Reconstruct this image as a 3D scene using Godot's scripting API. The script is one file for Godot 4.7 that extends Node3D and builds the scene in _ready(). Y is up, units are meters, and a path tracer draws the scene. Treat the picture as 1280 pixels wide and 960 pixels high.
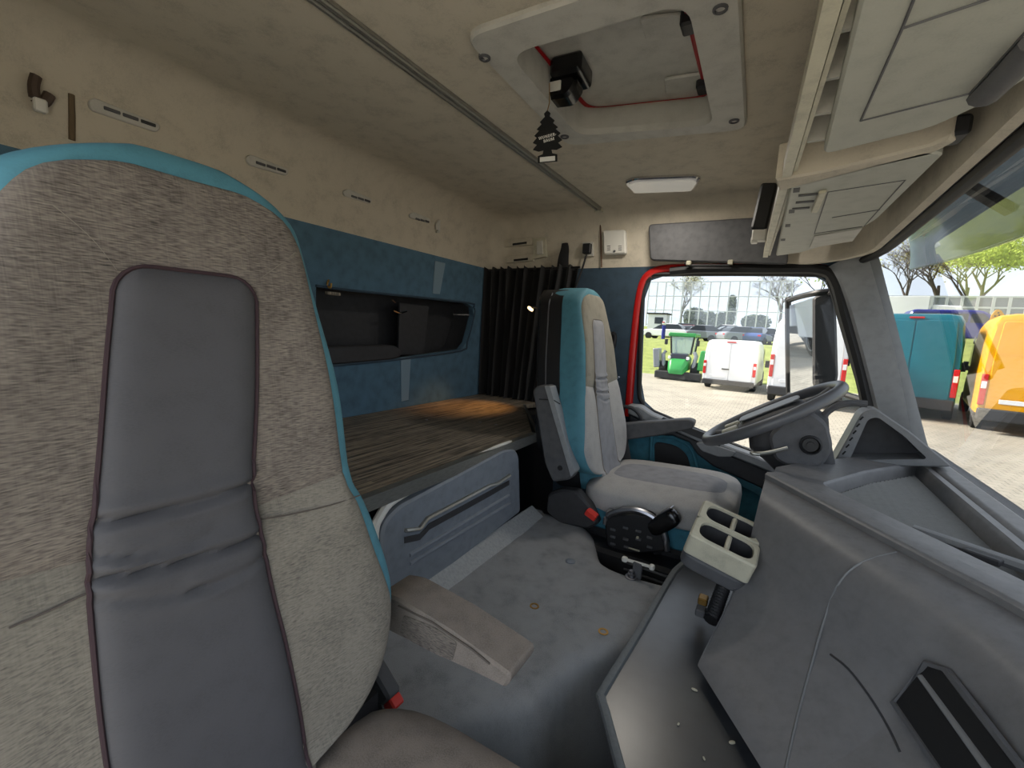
extends Node3D
# Interior of a lorry cab seen from its passenger doorway; +X is the front of the lorry, -Z the driver's side, y = 0 the yard outside.
const FOCAL := 540.0
const EYE := Vector3(0, 1.95, 0)
const DW := -2.15      # driver side wall
const RW := -1.437     # rear wall
const CE := 2.554      # headliner
const PW := 0.22       # passenger side wall
const BUNK := 1.563
const HB := 2.275      # lower edge of the headliner
var eye_basis := Basis()
var taken := {}
var origin := {}
var M := {}

# ---------- photograph pixels to points on known planes ----------
func ray(px: float, py: float) -> Vector3:
	return eye_basis * Vector3((px - 640.0) / FOCAL, -(py - 480.0) / FOCAL, -1.0)
func onx(px: float, py: float, x: float) -> Vector3:
	var d := ray(px, py)
	return EYE + d * ((x - EYE.x) / d.x)
func ony(px: float, py: float, y: float) -> Vector3:
	var d := ray(px, py)
	return EYE + d * ((y - EYE.y) / d.y)
func onz(px: float, py: float, z: float) -> Vector3:
	var d := ray(px, py)
	return EYE + d * ((z - EYE.z) / d.z)
func onplane(px: float, py: float, p: Vector3, n: Vector3) -> Vector3:
	var d := ray(px, py)
	return EYE + d * ((p - EYE).dot(n) / d.dot(n))
func xy(v: Vector3) -> Vector2: return Vector2(v.x, v.y)
func xz(v: Vector3) -> Vector2: return Vector2(v.x, v.z)

# ---------- mesh builder: faces are given counter-clockwise seen from outside ----------
class MB:
	var t := PackedVector3Array()
	func tri(a: Vector3, b: Vector3, c: Vector3):
		t.append(a); t.append(c); t.append(b)
	func quad(a: Vector3, b: Vector3, c: Vector3, d: Vector3):
		tri(a, b, c); tri(a, c, d)
	func join(o: MB):
		t.append_array(o.t)
	func grid(rows: Array, closed := false, flip := false):
		for i in rows.size() - 1:
			var a: PackedVector3Array = rows[i]
			var b: PackedVector3Array = rows[i + 1]
			var n := a.size()
			for j in (n if closed else n - 1):
				var k := (j + 1) % n
				if flip: quad(a[j], b[j], b[k], a[k])
				else: quad(a[j], a[k], b[k], b[j])
	func fan(loop: PackedVector3Array, flip := false):
		var c := Vector3.ZERO
		for p in loop: c += p
		c /= loop.size()
		for j in loop.size():
			var k := (j + 1) % loop.size()
			if flip: tri(c, loop[k], loop[j])
			else: tri(c, loop[j], loop[k])
	func loft(loops: Array, cap0 := true, cap1 := true, flip := false):
		grid(loops, true, flip)
		if cap0: fan(loops[0], not flip)
		if cap1: fan(loops[-1], flip)
	func box(c: Vector3, s: Vector3, b := Basis()):
		var v := []
		for i in 8:
			v.append(c + b * Vector3(s.x * (0.5 if i & 1 else -0.5), s.y * (0.5 if i & 2 else -0.5), s.z * (0.5 if i & 4 else -0.5)))
		quad(v[0], v[2], v[3], v[1]); quad(v[4], v[5], v[7], v[6])
		quad(v[0], v[4], v[6], v[2]); quad(v[1], v[3], v[7], v[5])
		quad(v[0], v[1], v[5], v[4]); quad(v[2], v[6], v[7], v[3])
	func caps2(poly: PackedVector2Array, h: float, xf: Transform3D, up: bool):
		var ix := Geometry2D.triangulate_polygon(poly)
		if ix.is_empty(): print("no triangles for a polygon of ", poly.size(), " ", poly[0])
		for i in range(0, ix.size(), 3):
			var a := poly[ix[i]]; var b := poly[ix[i + 1]]; var c := poly[ix[i + 2]]
			if (b - a).cross(c - a) < 0:
				var q := b; b = c; c = q
			var A := xf * Vector3(a.x, a.y, h); var B := xf * Vector3(b.x, b.y, h); var C := xf * Vector3(c.x, c.y, h)
			if up: tri(A, B, C)
			else: tri(A, C, B)
	# polygon in the local XY plane, thickness along local +Z from z0 to z1, edges chamfered
	func prism(poly_in: PackedVector2Array, z0: float, z1: float, xf := Transform3D(), bev := 0.0, hole := PackedVector2Array()):
		var poly := poly_in.duplicate()
		if MB.area(poly) < 0: poly.reverse()
		if xf.basis.determinant() < 0:
			var o := MB.new()
			o.prism(poly_in, z0, z1, Transform3D(), bev, hole)
			for i in range(0, o.t.size(), 3):
				t.append(xf * o.t[i]); t.append(xf * o.t[i + 2]); t.append(xf * o.t[i + 1])
			return
		# a chamfer that would fold the outline over itself is made finer
		while bev > 0:
			if not Geometry2D.triangulate_polygon(MB.inset(poly, bev)).is_empty(): break
			bev = bev * 0.6 if bev > 0.0008 else 0.0
		var loops := []
		var hs := [z0, z1]
		var ins := [0.0, 0.0]
		if bev > 0:
			hs = [z0, z0 + bev, z1 - bev, z1]; ins = [bev, 0.0, 0.0, bev]
		var first := PackedVector2Array()
		for i in hs.size():
			var p := MB.inset(poly, ins[i]) if ins[i] > 0 else poly
			if i == 0: first = p
			var l := PackedVector3Array()
			for q in p: l.append(xf * Vector3(q.x, q.y, hs[i]))
			loops.append(l)
		grid(loops, true)
		if hole.size() > 2:
			var h := hole.duplicate()
			if MB.area(h) > 0: h.reverse()
			var lh := []
			for z in [z0, z1]:
				var l := PackedVector3Array()
				for q in h: l.append(xf * Vector3(q.x, q.y, z))
				lh.append(l)
			grid(lh, true)
			var key := MB.keyhole(first, h)
			caps2(key, z0, xf, false); caps2(key, z1, xf, true)
		else:
			caps2(first, z0, xf, false); caps2(first, z1, xf, true)
	static func keyhole(o: PackedVector2Array, h: PackedVector2Array) -> PackedVector2Array:
		var bi := 0; var bj := 0; var best := 1e9
		for i in o.size():
			for j in h.size():
				var d := o[i].distance_to(h[j])
				if d < best: best = d; bi = i; bj = j
		var r := PackedVector2Array()
		for k in o.size() : r.append(o[(bi + k) % o.size()])
		var e := (o[(bi + 1) % o.size()] - o[bi]).normalized() * 1e-5
		r.append(o[bi] - e)
		r.append(h[bj] - e)
		for k in range(1, h.size()): r.append(h[(bj + k) % h.size()])
		r.append(h[bj] + e)
		r[0] = o[bi] + e
		return r
	static func area(p: PackedVector2Array) -> float:
		var s := 0.0
		for i in p.size(): s += p[i].cross(p[(i + 1) % p.size()])
		return s * 0.5
	static func inset(p: PackedVector2Array, d: float) -> PackedVector2Array:
		var r := PackedVector2Array()
		var n := p.size()
		for i in n:
			var e0 := (p[i] - p[(i + n - 1) % n]).normalized()
			var e1 := (p[(i + 1) % n] - p[i]).normalized()
			var m := (Vector2(-e0.y, e0.x) + Vector2(-e1.y, e1.x))
			var l := m.length()
			m = m / l if l > 1e-6 else Vector2(-e1.y, e1.x)
			r.append(p[i] + m * d / maxf(0.4, m.dot(Vector2(-e1.y, e1.x))))
		return r
	func rbox(c: Vector3, s: Vector3, r := 0.01, b := Basis()):
		var h := Vector2(s.x, s.y) * 0.5
		prism(MB.rrect(-h, h, minf(r, minf(h.x, h.y) * 0.98)), -s.z * 0.5, s.z * 0.5, Transform3D(b, c), minf(r * 0.6, s.z * 0.4))
	static func rrect(a: Vector2, b: Vector2, r: float, seg := 4) -> PackedVector2Array:
		return MB.rounded(PackedVector2Array([a, Vector2(b.x, a.y), b, Vector2(a.x, b.y)]), r, seg)
	static func rounded(p: PackedVector2Array, r: float, seg := 4) -> PackedVector2Array:
		var o := PackedVector2Array()
		var n := p.size()
		for i in n:
			var a := p[(i + n - 1) % n]; var q := p[i]; var b := p[(i + 1) % n]
			var d := minf(r, minf(q.distance_to(a), q.distance_to(b)) * 0.48)
			var s := q + (a - q).normalized() * d
			var e := q + (b - q).normalized() * d
			for k in seg + 1:
				var u := float(k) / seg
				o.append(s.lerp(q, u).lerp(q.lerp(e, u), u))
		return o
	func tube(path: Array, r: float, n := 8, closed := false, r1 := -1.0, squash := 1.0, up := Vector3.UP):
		var loops := []
		var m := path.size()
		for i in m:
			var p: Vector3 = path[i]
			var a: Vector3 = path[(i + m - 1) % m] if (closed or i > 0) else p
			var b: Vector3 = path[(i + 1) % m] if (closed or i < m - 1) else p
			var d := (b - a).normalized()
			var sx := d.cross(up if absf(d.dot(up)) < 0.96 else Vector3(0.3, 0.1, 1)).normalized()
			var sy := sx.cross(d).normalized()
			var rr := r if r1 < 0 else lerpf(r, r1, float(i) / (m - 1))
			var l := PackedVector3Array()
			for k in n:
				var an := TAU * k / n
				l.append(p + (sx * cos(an) + sy * sin(an) * squash) * rr)
			loops.append(l)
		if closed: loops.append(loops[0])
		grid(loops, true, true)
		if not closed:
			fan(loops[0], false); fan(loops[-1], true)
	# profile of (radius, height) turned about local Y
	func lathe(prof: Array, n: int, xf := Transform3D()):
		var loops := []
		for q in prof:
			var l := PackedVector3Array()
			for k in n:
				var an := TAU * k / n
				l.append(xf * Vector3(cos(an) * q.x, q.y, sin(an) * q.x))
			loops.append(l)
		loft(loops, true, true, true)
	# cushion-like superellipsoid
	func pillow(c: Vector3, s: Vector3, e := 0.35, b := Basis(), nu := 20, nv := 12, e2 := -1.0):
		if e2 < 0: e2 = e
		var rows := []
		for i in nv + 1:
			var v := PI * (float(i) / nv - 0.5)
			var cv := pow(absf(cos(v)), e2); var sv := signf(sin(v)) * pow(absf(sin(v)), e2)
			var l := PackedVector3Array()
			for j in nu:
				var u := TAU * j / nu
				var p := Vector3(signf(cos(u)) * pow(absf(cos(u)), e) * cv, sv, signf(sin(u)) * pow(absf(sin(u)), e) * cv)
				l.append(c + b * (p * s * 0.5))
			rows.append(l)
		grid(rows, true, true)
	func hit(o: Vector3, d: Vector3) -> Vector3:
		var best := 1e9
		for i in range(0, t.size(), 3):
			var e1 := t[i + 1] - t[i]; var e2 := t[i + 2] - t[i]
			var p := d.cross(e2)
			var det := e1.dot(p)
			if absf(det) < 1e-12: continue
			var s := o - t[i]
			var u := s.dot(p) / det
			if u < -1e-5 or u > 1.00001: continue
			var q := s.cross(e1)
			var v := d.dot(q) / det
			if v < -1e-5 or u + v > 1.00001: continue
			var w := e2.dot(q) / det
			if w > 0.01 and w < best: best = w
		return o + d * best if best < 1e8 else Vector3.INF
	# unwelded, one normal a face: for twigs and leaves
	func flat_mesh(at: Vector3) -> ArrayMesh:
		var vs := PackedVector3Array(); var ns := PackedVector3Array()
		vs.resize(t.size()); ns.resize(t.size())
		for f in range(0, t.size(), 3):
			var nn := (t[f + 2] - t[f]).cross(t[f + 1] - t[f]).normalized()
			for k in 3:
				vs[f + k] = t[f + k] - at; ns[f + k] = nn
		var a := []; a.resize(Mesh.ARRAY_MAX)
		a[Mesh.ARRAY_VERTEX] = vs; a[Mesh.ARRAY_NORMAL] = ns
		var am := ArrayMesh.new()
		am.add_surface_from_arrays(Mesh.PRIMITIVE_TRIANGLES, a)
		return am
	# welded, with normals smoothed up to a crease angle; vertices are moved by -at
	func mesh(at: Vector3, crease := 42.0) -> ArrayMesh:
		var n := t.size()
		var fnorm := PackedVector3Array(); fnorm.resize(n / 3)
		var near := {}
		for f in n / 3:
			var c := (t[f * 3 + 2] - t[f * 3]).cross(t[f * 3 + 1] - t[f * 3])
			fnorm[f] = c
			for k in 3:
				var key := Vector3i((t[f * 3 + k] * 20000.0).round())
				if near.has(key): near[key].append(f)
				else: near[key] = PackedInt32Array([f])
		var lim := cos(deg_to_rad(crease))
		var vs := PackedVector3Array(); var ns := PackedVector3Array()
		for f in n / 3:
			if fnorm[f].length_squared() < 1e-20: continue
			var fn := fnorm[f].normalized()
			for k in 3:
				var p := t[f * 3 + k]
				var s := Vector3.ZERO
				for g in near[Vector3i((p * 20000.0).round())]:
					if fnorm[g].normalized().dot(fn) > lim: s += fnorm[g]
				vs.append(p - at)
				ns.append(s.normalized() if s.length_squared() > 1e-24 else fn)
		var a := []; a.resize(Mesh.ARRAY_MAX)
		a[Mesh.ARRAY_VERTEX] = vs; a[Mesh.ARRAY_NORMAL] = ns
		var am := ArrayMesh.new()
		am.add_surface_from_arrays(Mesh.PRIMITIVE_TRIANGLES, a)
		return am

# ---------- scene tree ----------
func numbered(parent: Node, called: String) -> String:
	var k := str(parent.get_instance_id()) + called
	taken[k] = taken.get(k, -1) + 1
	return called if taken[k] == 0 else "%s_%03d" % [called, taken[k]]
func tag(o: Node, label: String, category: String, group := "") -> Node:
	o.set_meta("label", label); o.set_meta("category", category)
	if group: o.set_meta("group", group)
	return o
func thing(called: String, label: String, category: String, at: Vector3, group := "") -> Node3D:
	var o := Node3D.new()
	o.name = numbered(self, called)
	add_child(o, true)
	o.position = at
	origin[o] = at
	return tag(o, label, category, group)
func part(b: MB, called: String, m: Material, parent: Node = null, crease := 42.0) -> MeshInstance3D:
	if parent == null: parent = self
	var o := MeshInstance3D.new()
	var lo := Vector3.INF; var hi := -Vector3.INF
	for p in b.t:
		lo = lo.min(p); hi = hi.max(p)
	var at := Vector3((lo.x + hi.x) * 0.5, lo.y, (lo.z + hi.z) * 0.5)
	o.mesh = b.mesh(at, crease) if crease > 2.0 else b.flat_mesh(at)
	o.mesh.surface_set_material(0, m)
	o.name = numbered(parent, called)
	parent.add_child(o, true)
	o.position = at - origin.get(parent, Vector3.ZERO)
	origin[o] = at
	return o
func struct(b: MB, called: String, m: Material, parent: Node = null) -> MeshInstance3D:
	var o := part(b, called, m, parent)
	if parent == null: o.set_meta("kind", "structure")
	return o
func solo(b: MB, called: String, m: Material, label: String, category: String, group := "") -> MeshInstance3D:
	var o := part(b, called, m)
	tag(o, label, category, group)
	return o
func lab(o: Node, text: String) -> Node:
	o.set_meta("label", text)
	return o
func place_copy(src: Node3D, at: Vector3, turn := 0.0, label := "") -> Node3D:
	var c: Node3D = src.duplicate()
	var base := String(src.name)
	c.name = numbered(self, base)
	add_child(c, true)
	c.position = at; c.rotation.y = turn
	if label: c.set_meta("label", label)
	return c
func letters(text: String, size: float, m: Material, xf: Transform3D, parent: Node, called := "lettering", bold := true) -> MeshInstance3D:
	var tm := TextMesh.new()
	var f := SystemFont.new()
	f.font_names = PackedStringArray(["Droid Sans"])
	f.font_weight = 700 if bold else 400
	tm.font = f; tm.text = text; tm.font_size = 64; tm.pixel_size = size / 64.0 * 1.35; tm.depth = 0.02 * size; tm.curve_step = 4.0
	tm.material = m
	var o := MeshInstance3D.new()
	o.mesh = tm
	o.name = numbered(parent, called)
	parent.add_child(o, true)
	o.transform = Transform3D(xf.basis, xf.origin - origin.get(parent, Vector3.ZERO))
	return o
func frame(o: Vector3, x: Vector3, y: Vector3) -> Transform3D:
	var ax := x.normalized()
	var az := ax.cross(y).normalized()
	return Transform3D(Basis(ax, az.cross(ax), az), o)
func smooth_path(p: Array, seg := 6, closed := false) -> Array:
	var r := []
	var n := p.size()
	for i in (n if closed else n - 1):
		var a: Vector3 = p[(i - 1 + n) % n] if (closed or i > 0) else p[0]
		var b: Vector3 = p[i]
		var c: Vector3 = p[(i + 1) % n]
		var d: Vector3 = p[(i + 2) % n] if (closed or i < n - 2) else p[n - 1]
		for k in seg: r.append(b.cubic_interpolate(c, a, d, float(k) / seg))
	if not closed: r.append(p[n - 1])
	return r
func curve_at(tab: Array, x: float) -> float:
	# piecewise smooth table of Vector2(x, value), x rising
	if x <= tab[0].x: return tab[0].y
	for i in tab.size() - 1:
		if x <= tab[i + 1].x:
			var a: Vector2 = tab[maxi(i - 1, 0)]; var b: Vector2 = tab[i]; var c: Vector2 = tab[i + 1]; var d: Vector2 = tab[mini(i + 2, tab.size() - 1)]
			var u := (x - b.x) / (c.x - b.x)
			var w := c.x - b.x
			var m0 := (c.y - a.y) / maxf(1e-5, c.x - a.x) * w
			var m1 := (d.y - b.y) / maxf(1e-5, d.x - b.x) * w
			var u2 := u * u; var u3 := u2 * u
			return (2 * u3 - 3 * u2 + 1) * b.y + (u3 - 2 * u2 + u) * m0 + (-2 * u3 + 3 * u2) * c.y + (u3 - u2) * m1
	return tab[-1].y

# ---------- textures and materials ----------
func noise_img(w: int, h: int, freq: float, sd: int, oct := 3) -> Image:
	var n := FastNoiseLite.new()
	n.seed = sd; n.frequency = freq; n.fractal_octaves = oct
	n.noise_type = FastNoiseLite.TYPE_SIMPLEX_SMOOTH
	return n.get_seamless_image(w, h)
# layers: [freq, amount, seed, stretch across, stretch up]; returns a grey multiplier picture round 0.5
func layered(size: int, layers: Array) -> PackedFloat32Array:
	var out := PackedFloat32Array(); out.resize(size * size)
	for l in layers:
		var img := noise_img(maxi(8, int(size / l[3])), maxi(8, int(size / l[4])), l[0], l[2])
		img.convert(Image.FORMAT_L8)
		img.resize(size, size, Image.INTERPOLATE_CUBIC)
		var d := img.get_data()
		var amt: float = l[1]
		for i in size * size: out[i] += (d[i] / 255.0 - 0.5) * 2.0 * amt
	return out
func grain(base: Color, layers: Array, rough := 0.9, metres := 0.5, size := 256, bump := 0.0, second = null) -> StandardMaterial3D:
	var g := layered(size, layers)
	var bytes := PackedByteArray(); bytes.resize(size * size * 3)
	var hb := PackedByteArray(); hb.resize(size * size)
	var other: Color = second if second != null else base * 1.35
	for i in size * size:
		var v := g[i]
		var c := base.lerp(other, clampf(v, 0, 1)) if v > 0 else base * (1.0 + v)
		bytes[i * 3] = clampi(int(c.r * 255), 0, 255); bytes[i * 3 + 1] = clampi(int(c.g * 255), 0, 255); bytes[i * 3 + 2] = clampi(int(c.b * 255), 0, 255)
		hb[i] = clampi(int((v * 0.5 + 0.5) * 255), 0, 255)
	var m := StandardMaterial3D.new()
	m.albedo_texture = ImageTexture.create_from_image(Image.create_from_data(size, size, false, Image.FORMAT_RGB8, bytes))
	m.roughness = rough
	m.uv1_triplanar = true; m.uv1_world_triplanar = true
	m.uv1_scale = Vector3.ONE / metres
	if bump > 0:
		var hi := Image.create_from_data(size, size, false, Image.FORMAT_L8, hb)
		hi.convert(Image.FORMAT_RGBA8)
		hi.bump_map_to_normal_map(bump)
		m.normal_enabled = true
		m.normal_texture = ImageTexture.create_from_image(hi)
	return m
func plain(c: Color, rough := 0.6, metal := 0.0) -> StandardMaterial3D:
	var m := StandardMaterial3D.new()
	m.albedo_color = c; m.roughness = rough; m.metallic = metal
	return m
func glass(c: Color, alpha: float, rough := 0.02) -> StandardMaterial3D:
	var m := plain(Color(c.r, c.g, c.b, alpha), rough)
	m.transparency = BaseMaterial3D.TRANSPARENCY_ALPHA
	return m

func FY(y: float) -> Transform3D: return Transform3D(Basis(Vector3(1, 0, 0), Vector3(0, 0, 1), Vector3(0, -1, 0)), Vector3(0, y, 0))
func FZ(z: float) -> Transform3D: return Transform3D(Basis(), Vector3(0, 0, z))
func FX(x: float) -> Transform3D: return Transform3D(Basis(Vector3(0, 0, 1), Vector3(0, 1, 0), Vector3(-1, 0, 0)), Vector3(x, 0, 0))
# lists of pixels on a plane, as polygons for FY, FZ and FX
func ly(a: Array, y: float) -> PackedVector2Array:
	var r := PackedVector2Array()
	for q in a: r.append(xz(ony(q[0], q[1], y)))
	return r
func lz(a: Array, z: float) -> PackedVector2Array:
	var r := PackedVector2Array()
	for q in a: r.append(xy(onz(q[0], q[1], z)))
	return r
func lx(a: Array, x: float) -> PackedVector2Array:
	var r := PackedVector2Array()
	for q in a:
		var p := onx(q[0], q[1], x)
		r.append(Vector2(p.z, p.y))
	return r
func pts_z(a: Array, z: float) -> Array:
	var r := []
	for q in a: r.append(onz(q[0], q[1], z))
	return r
func pts_y(a: Array, y: float) -> Array:
	var r := []
	for q in a: r.append(ony(q[0], q[1], y))
	return r
func pts_x(a: Array, x: float) -> Array:
	var r := []
	for q in a: r.append(onx(q[0], q[1], x))
	return r

func _ready():
	# --- camera ---
	eye_basis = Basis.from_euler(Vector3(deg_to_rad(-7.2916), deg_to_rad(30.8233), deg_to_rad(3.0)))
	var cam := Camera3D.new()
	cam.name = "camera"
	cam.transform = Transform3D(eye_basis, EYE)
	cam.fov = rad_to_deg(2.0 * atan(480.0 / FOCAL))
	cam.near = 0.02; cam.far = 500.0
	cam.current = true
	add_child(cam)
	# --- bright overcast sky ---
	var sky_mat := ProceduralSkyMaterial.new()
	sky_mat.sky_top_color = Color(0.77, 0.81, 0.86)
	sky_mat.sky_horizon_color = Color(0.84, 0.89, 0.94)
	sky_mat.sky_curve = 0.2
	sky_mat.ground_bottom_color = Color(0.55, 0.53, 0.48)
	sky_mat.ground_horizon_color = Color(0.80, 0.82, 0.80)
	sky_mat.energy_multiplier = 0.74
	var sky := Sky.new()
	sky.sky_material = sky_mat
	var env := Environment.new()
	env.background_mode = Environment.BG_SKY
	env.sky = sky
	env.ambient_light_source = Environment.AMBIENT_SOURCE_SKY
	env.tonemap_mode = Environment.TONE_MAPPER_LINEAR
	env.tonemap_exposure = 5.8
	env.sdfgi_enabled = true; env.ssao_enabled = true; env.ssil_enabled = true
	var we := WorldEnvironment.new()
	we.name = "world_environment"
	we.environment = env
	add_child(we)

	# hazy sun behind the lorry, low contrast
	var sun := DirectionalLight3D.new()
	sun.name = "sun"
	sun.light_color = Color(1.0, 0.96, 0.90)
	sun.light_energy = 1.45
	sun.light_angular_distance = 14.0
	sun.shadow_enabled = true
	add_child(sun)
	sun.look_at_from_position(Vector3.ZERO, Vector3(0.80, -0.62, -0.02))

	materials()
	shell()
	roof_hatch()
	overhead_lockers()
	windscreen()
	driver_door()
	rear_bunk()
	tunnel()
	dashboard()
	steering()
	passenger_seat()
	driver_seat()
	gear_console()
	wall_fittings()
	outside()

func materials():
	M.liner = grain(Color(0.765, 0.73, 0.665), [[0.02, 0.09, 1, 1, 1], [0.12, 0.04, 2, 1, 1], [0.5, 0.07, 3, 1, 1]], 0.95, 0.9, 512, 1.0, Color(0.815, 0.78, 0.715))
	M.hatch = grain(Color(0.74, 0.73, 0.70), [[0.03, 0.08, 11, 1, 1], [0.4, 0.05, 12, 1, 1]], 0.6, 0.5, 256, 0.6)
	M.locker = grain(Color(0.67, 0.67, 0.63), [[0.03, 0.06, 13, 1, 1], [0.5, 0.05, 14, 1, 1]], 0.55, 0.4, 256, 0.7)
	M.cream = grain(Color(0.74, 0.72, 0.64), [[0.04, 0.10, 15, 1, 1], [0.4, 0.06, 16, 1, 1]], 0.5, 0.4)
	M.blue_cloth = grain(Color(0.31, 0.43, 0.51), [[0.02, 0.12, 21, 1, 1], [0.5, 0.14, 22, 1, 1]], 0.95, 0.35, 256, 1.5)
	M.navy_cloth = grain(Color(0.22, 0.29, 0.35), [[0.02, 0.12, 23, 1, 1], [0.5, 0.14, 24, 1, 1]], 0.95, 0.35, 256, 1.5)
	M.strap_lightband_blue = grain(Color(0.48, 0.57, 0.63), [[0.3, 0.15, 25, 1, 1]], 0.9, 0.2)  # pale blue of the strap and of the light band below the niche
	M.teal = grain(Color(0.29, 0.50, 0.56), [[0.03, 0.10, 31, 1, 1], [0.5, 0.08, 32, 1, 1]], 0.75, 0.3, 256, 0.6)
	M.teal_panel = grain(Color(0.20, 0.43, 0.50), [[0.03, 0.12, 33, 1, 1], [0.5, 0.10, 34, 1, 1]], 0.8, 0.3)
	M.plush = grain(Color(0.43, 0.395, 0.365), [[0.012, 0.12, 41, 1, 1], [0.03, 0.07, 46, 1, 1], [0.45, 0.46, 42, 8, 1], [0.6, 0.3, 43, 4, 1]], 0.95, 0.42, 512, 1.0, Color(0.66, 0.63, 0.57))
	M.plush_low = grain(Color(0.47, 0.445, 0.405), [[0.012, 0.10, 44, 1, 1], [0.4, 0.28, 45, 6, 1], [0.5, 0.2, 47, 3, 1]], 0.95, 0.42, 512, 1.0, Color(0.68, 0.65, 0.59))
	M.cushion = grain(Color(0.50, 0.46, 0.425), [[0.015, 0.14, 48, 1, 1], [0.3, 0.2, 49, 1, 1]], 0.95, 0.4, 512, 1.5, Color(0.62, 0.58, 0.52))
	M.inset = grain(Color(0.28, 0.275, 0.287), [[0.015, 0.08, 51, 1, 1], [0.5, 0.12, 52, 3, 1]], 0.75, 0.3, 512, 1.0, Color(0.32, 0.32, 0.33))
	M.piping = plain(Color(0.20, 0.13, 0.15), 0.8)
	M.seam = plain(Color(0.33, 0.30, 0.275), 0.9)
	M.seam_light = plain(Color(0.46, 0.43, 0.39), 0.9)
	M.d_plush = grain(Color(0.56, 0.54, 0.49), [[0.02, 0.15, 61, 1, 1], [0.35, 0.14, 62, 2, 1]], 0.95, 0.35, 256, 1.5, Color(0.66, 0.64, 0.58))
	M.d_inset = grain(Color(0.56, 0.56, 0.575), [[0.02, 0.12, 63, 1, 1], [0.5, 0.10, 64, 1, 1]], 0.85, 0.3)
	M.d_cushion = grain(Color(0.66, 0.65, 0.64), [[0.02, 0.07, 65, 1, 1], [0.4, 0.10, 66, 2, 1]], 0.85, 0.35)
	M.carpet = grain(Color(0.56, 0.565, 0.575), [[0.012, 0.12, 71, 1, 1], [0.04, 0.05, 72, 1, 1], [0.5, 0.16, 73, 1, 1]], 0.92, 0.6, 512, 1.5, Color(0.67, 0.675, 0.68))
	M.carpet_edge = grain(Color(0.62, 0.63, 0.635), [[0.1, 0.12, 74, 1, 1], [0.5, 0.12, 75, 1, 1]], 0.9, 0.3)
	M.slate = grain(Color(0.46, 0.485, 0.52), [[0.03, 0.08, 81, 1, 1], [0.5, 0.08, 82, 1, 1]], 0.6, 0.3, 256, 0.6)
	M.dash = grain(Color(0.44, 0.437, 0.44), [[0.02, 0.10, 83, 1, 1], [0.06, 0.06, 87, 1, 1], [0.5, 0.09, 84, 1, 1]], 0.45, 0.35, 512, 0.8)
	M.dash_mid = grain(Color(0.45, 0.455, 0.46), [[0.03, 0.07, 88, 1, 1], [0.5, 0.06, 89, 1, 1]], 0.5, 0.35)
	M.mat = grain(Color(0.50, 0.50, 0.49), [[0.05, 0.10, 90, 1, 1], [0.5, 0.10, 91, 1, 1]], 0.85, 0.3)
	M.black = grain(Color(0.10, 0.10, 0.11), [[0.03, 0.15, 92, 1, 1], [0.5, 0.1, 93, 1, 1]], 0.5, 0.3)
	M.gloss_black = plain(Color(0.05, 0.05, 0.055), 0.22)
	M.matt_black = plain(Color(0.055, 0.055, 0.06), 0.85)
	M.charcoal = grain(Color(0.21, 0.21, 0.22), [[0.03, 0.12, 94, 1, 1], [0.5, 0.1, 95, 1, 1]], 0.6, 0.3)
	M.shell_grey = grain(Color(0.33, 0.33, 0.34), [[0.03, 0.12, 96, 1, 1], [0.5, 0.1, 97, 1, 1]], 0.65, 0.3)
	M.pillar = grain(Color(0.55, 0.56, 0.57), [[0.03, 0.08, 98, 1, 1], [0.5, 0.06, 99, 1, 1]], 0.6, 0.3)
	M.platform = grain(Color(0.22, 0.23, 0.245), [[0.02, 0.12, 101, 1, 1], [0.3, 0.08, 102, 1, 1]], 0.26, 0.5, 512, 0.4)
	M.platform.roughness = 0.3; M.platform.metallic_specular = 0.8
	M.platform_rim = grain(Color(0.40, 0.42, 0.43), [[0.1, 0.1, 103, 1, 1]], 0.6, 0.3)
	M.curtain = grain(Color(0.075, 0.07, 0.075), [[0.05, 0.2, 104, 1, 1], [0.5, 0.2, 105, 1, 1]], 0.95, 0.3)
	M.curtain.rim_enabled = true; M.curtain.rim = 0.3
	M.wood = grain(Color(0.50, 0.46, 0.41), [[0.03, 0.12, 111, 1, 1], [0.10, 0.55, 112, 1, 36], [0.3, 0.40, 113, 1, 24]], 0.6, 0.7, 512, 1.2, Color(0.72, 0.67, 0.58))
	M.lamp_pool_orange = grain(Color(0.56, 0.40, 0.22), [[0.06, 0.2, 114, 1, 1], [0.3, 0.3, 115, 1, 6]], 0.75, 0.3, 256, 0.8)  # orange of the lamp light pool on the bunk, left unused
	M.alu = grain(Color(0.62, 0.62, 0.60), [[0.3, 0.10, 116, 6, 1]], 0.35, 0.3)
	M.alu.metallic = 0.8
	M.chrome = plain(Color(0.85, 0.85, 0.86), 0.12, 1.0)
	M.steel = plain(Color(0.6, 0.6, 0.62), 0.35, 1.0)
	M.brass = plain(Color(0.62, 0.48, 0.25), 0.4, 0.7)
	M.white = plain(Color(0.84, 0.83, 0.80), 0.45)
	M.red = plain(Color(0.72, 0.09, 0.08), 0.35)
	M.red_seal = plain(Color(0.62, 0.07, 0.09), 0.4)
	M.buckle_red = plain(Color(0.85, 0.22, 0.18), 0.4)
	M.rubber = plain(Color(0.07, 0.07, 0.075), 0.6)
	M.pane = glass(Color(0.10, 0.13, 0.13), 0.62)
	M.visor_tint = glass(Color(0.45, 0.60, 0.60), 0.72, 0.12)
	M.mirror = plain(Color(0.86, 0.88, 0.90), 0.02, 1.0)
	M.lens = glass(Color(0.92, 0.95, 0.95), 0.25, 0.1)
	M.print_white = plain(Color(0.88, 0.88, 0.86), 0.7)

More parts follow.
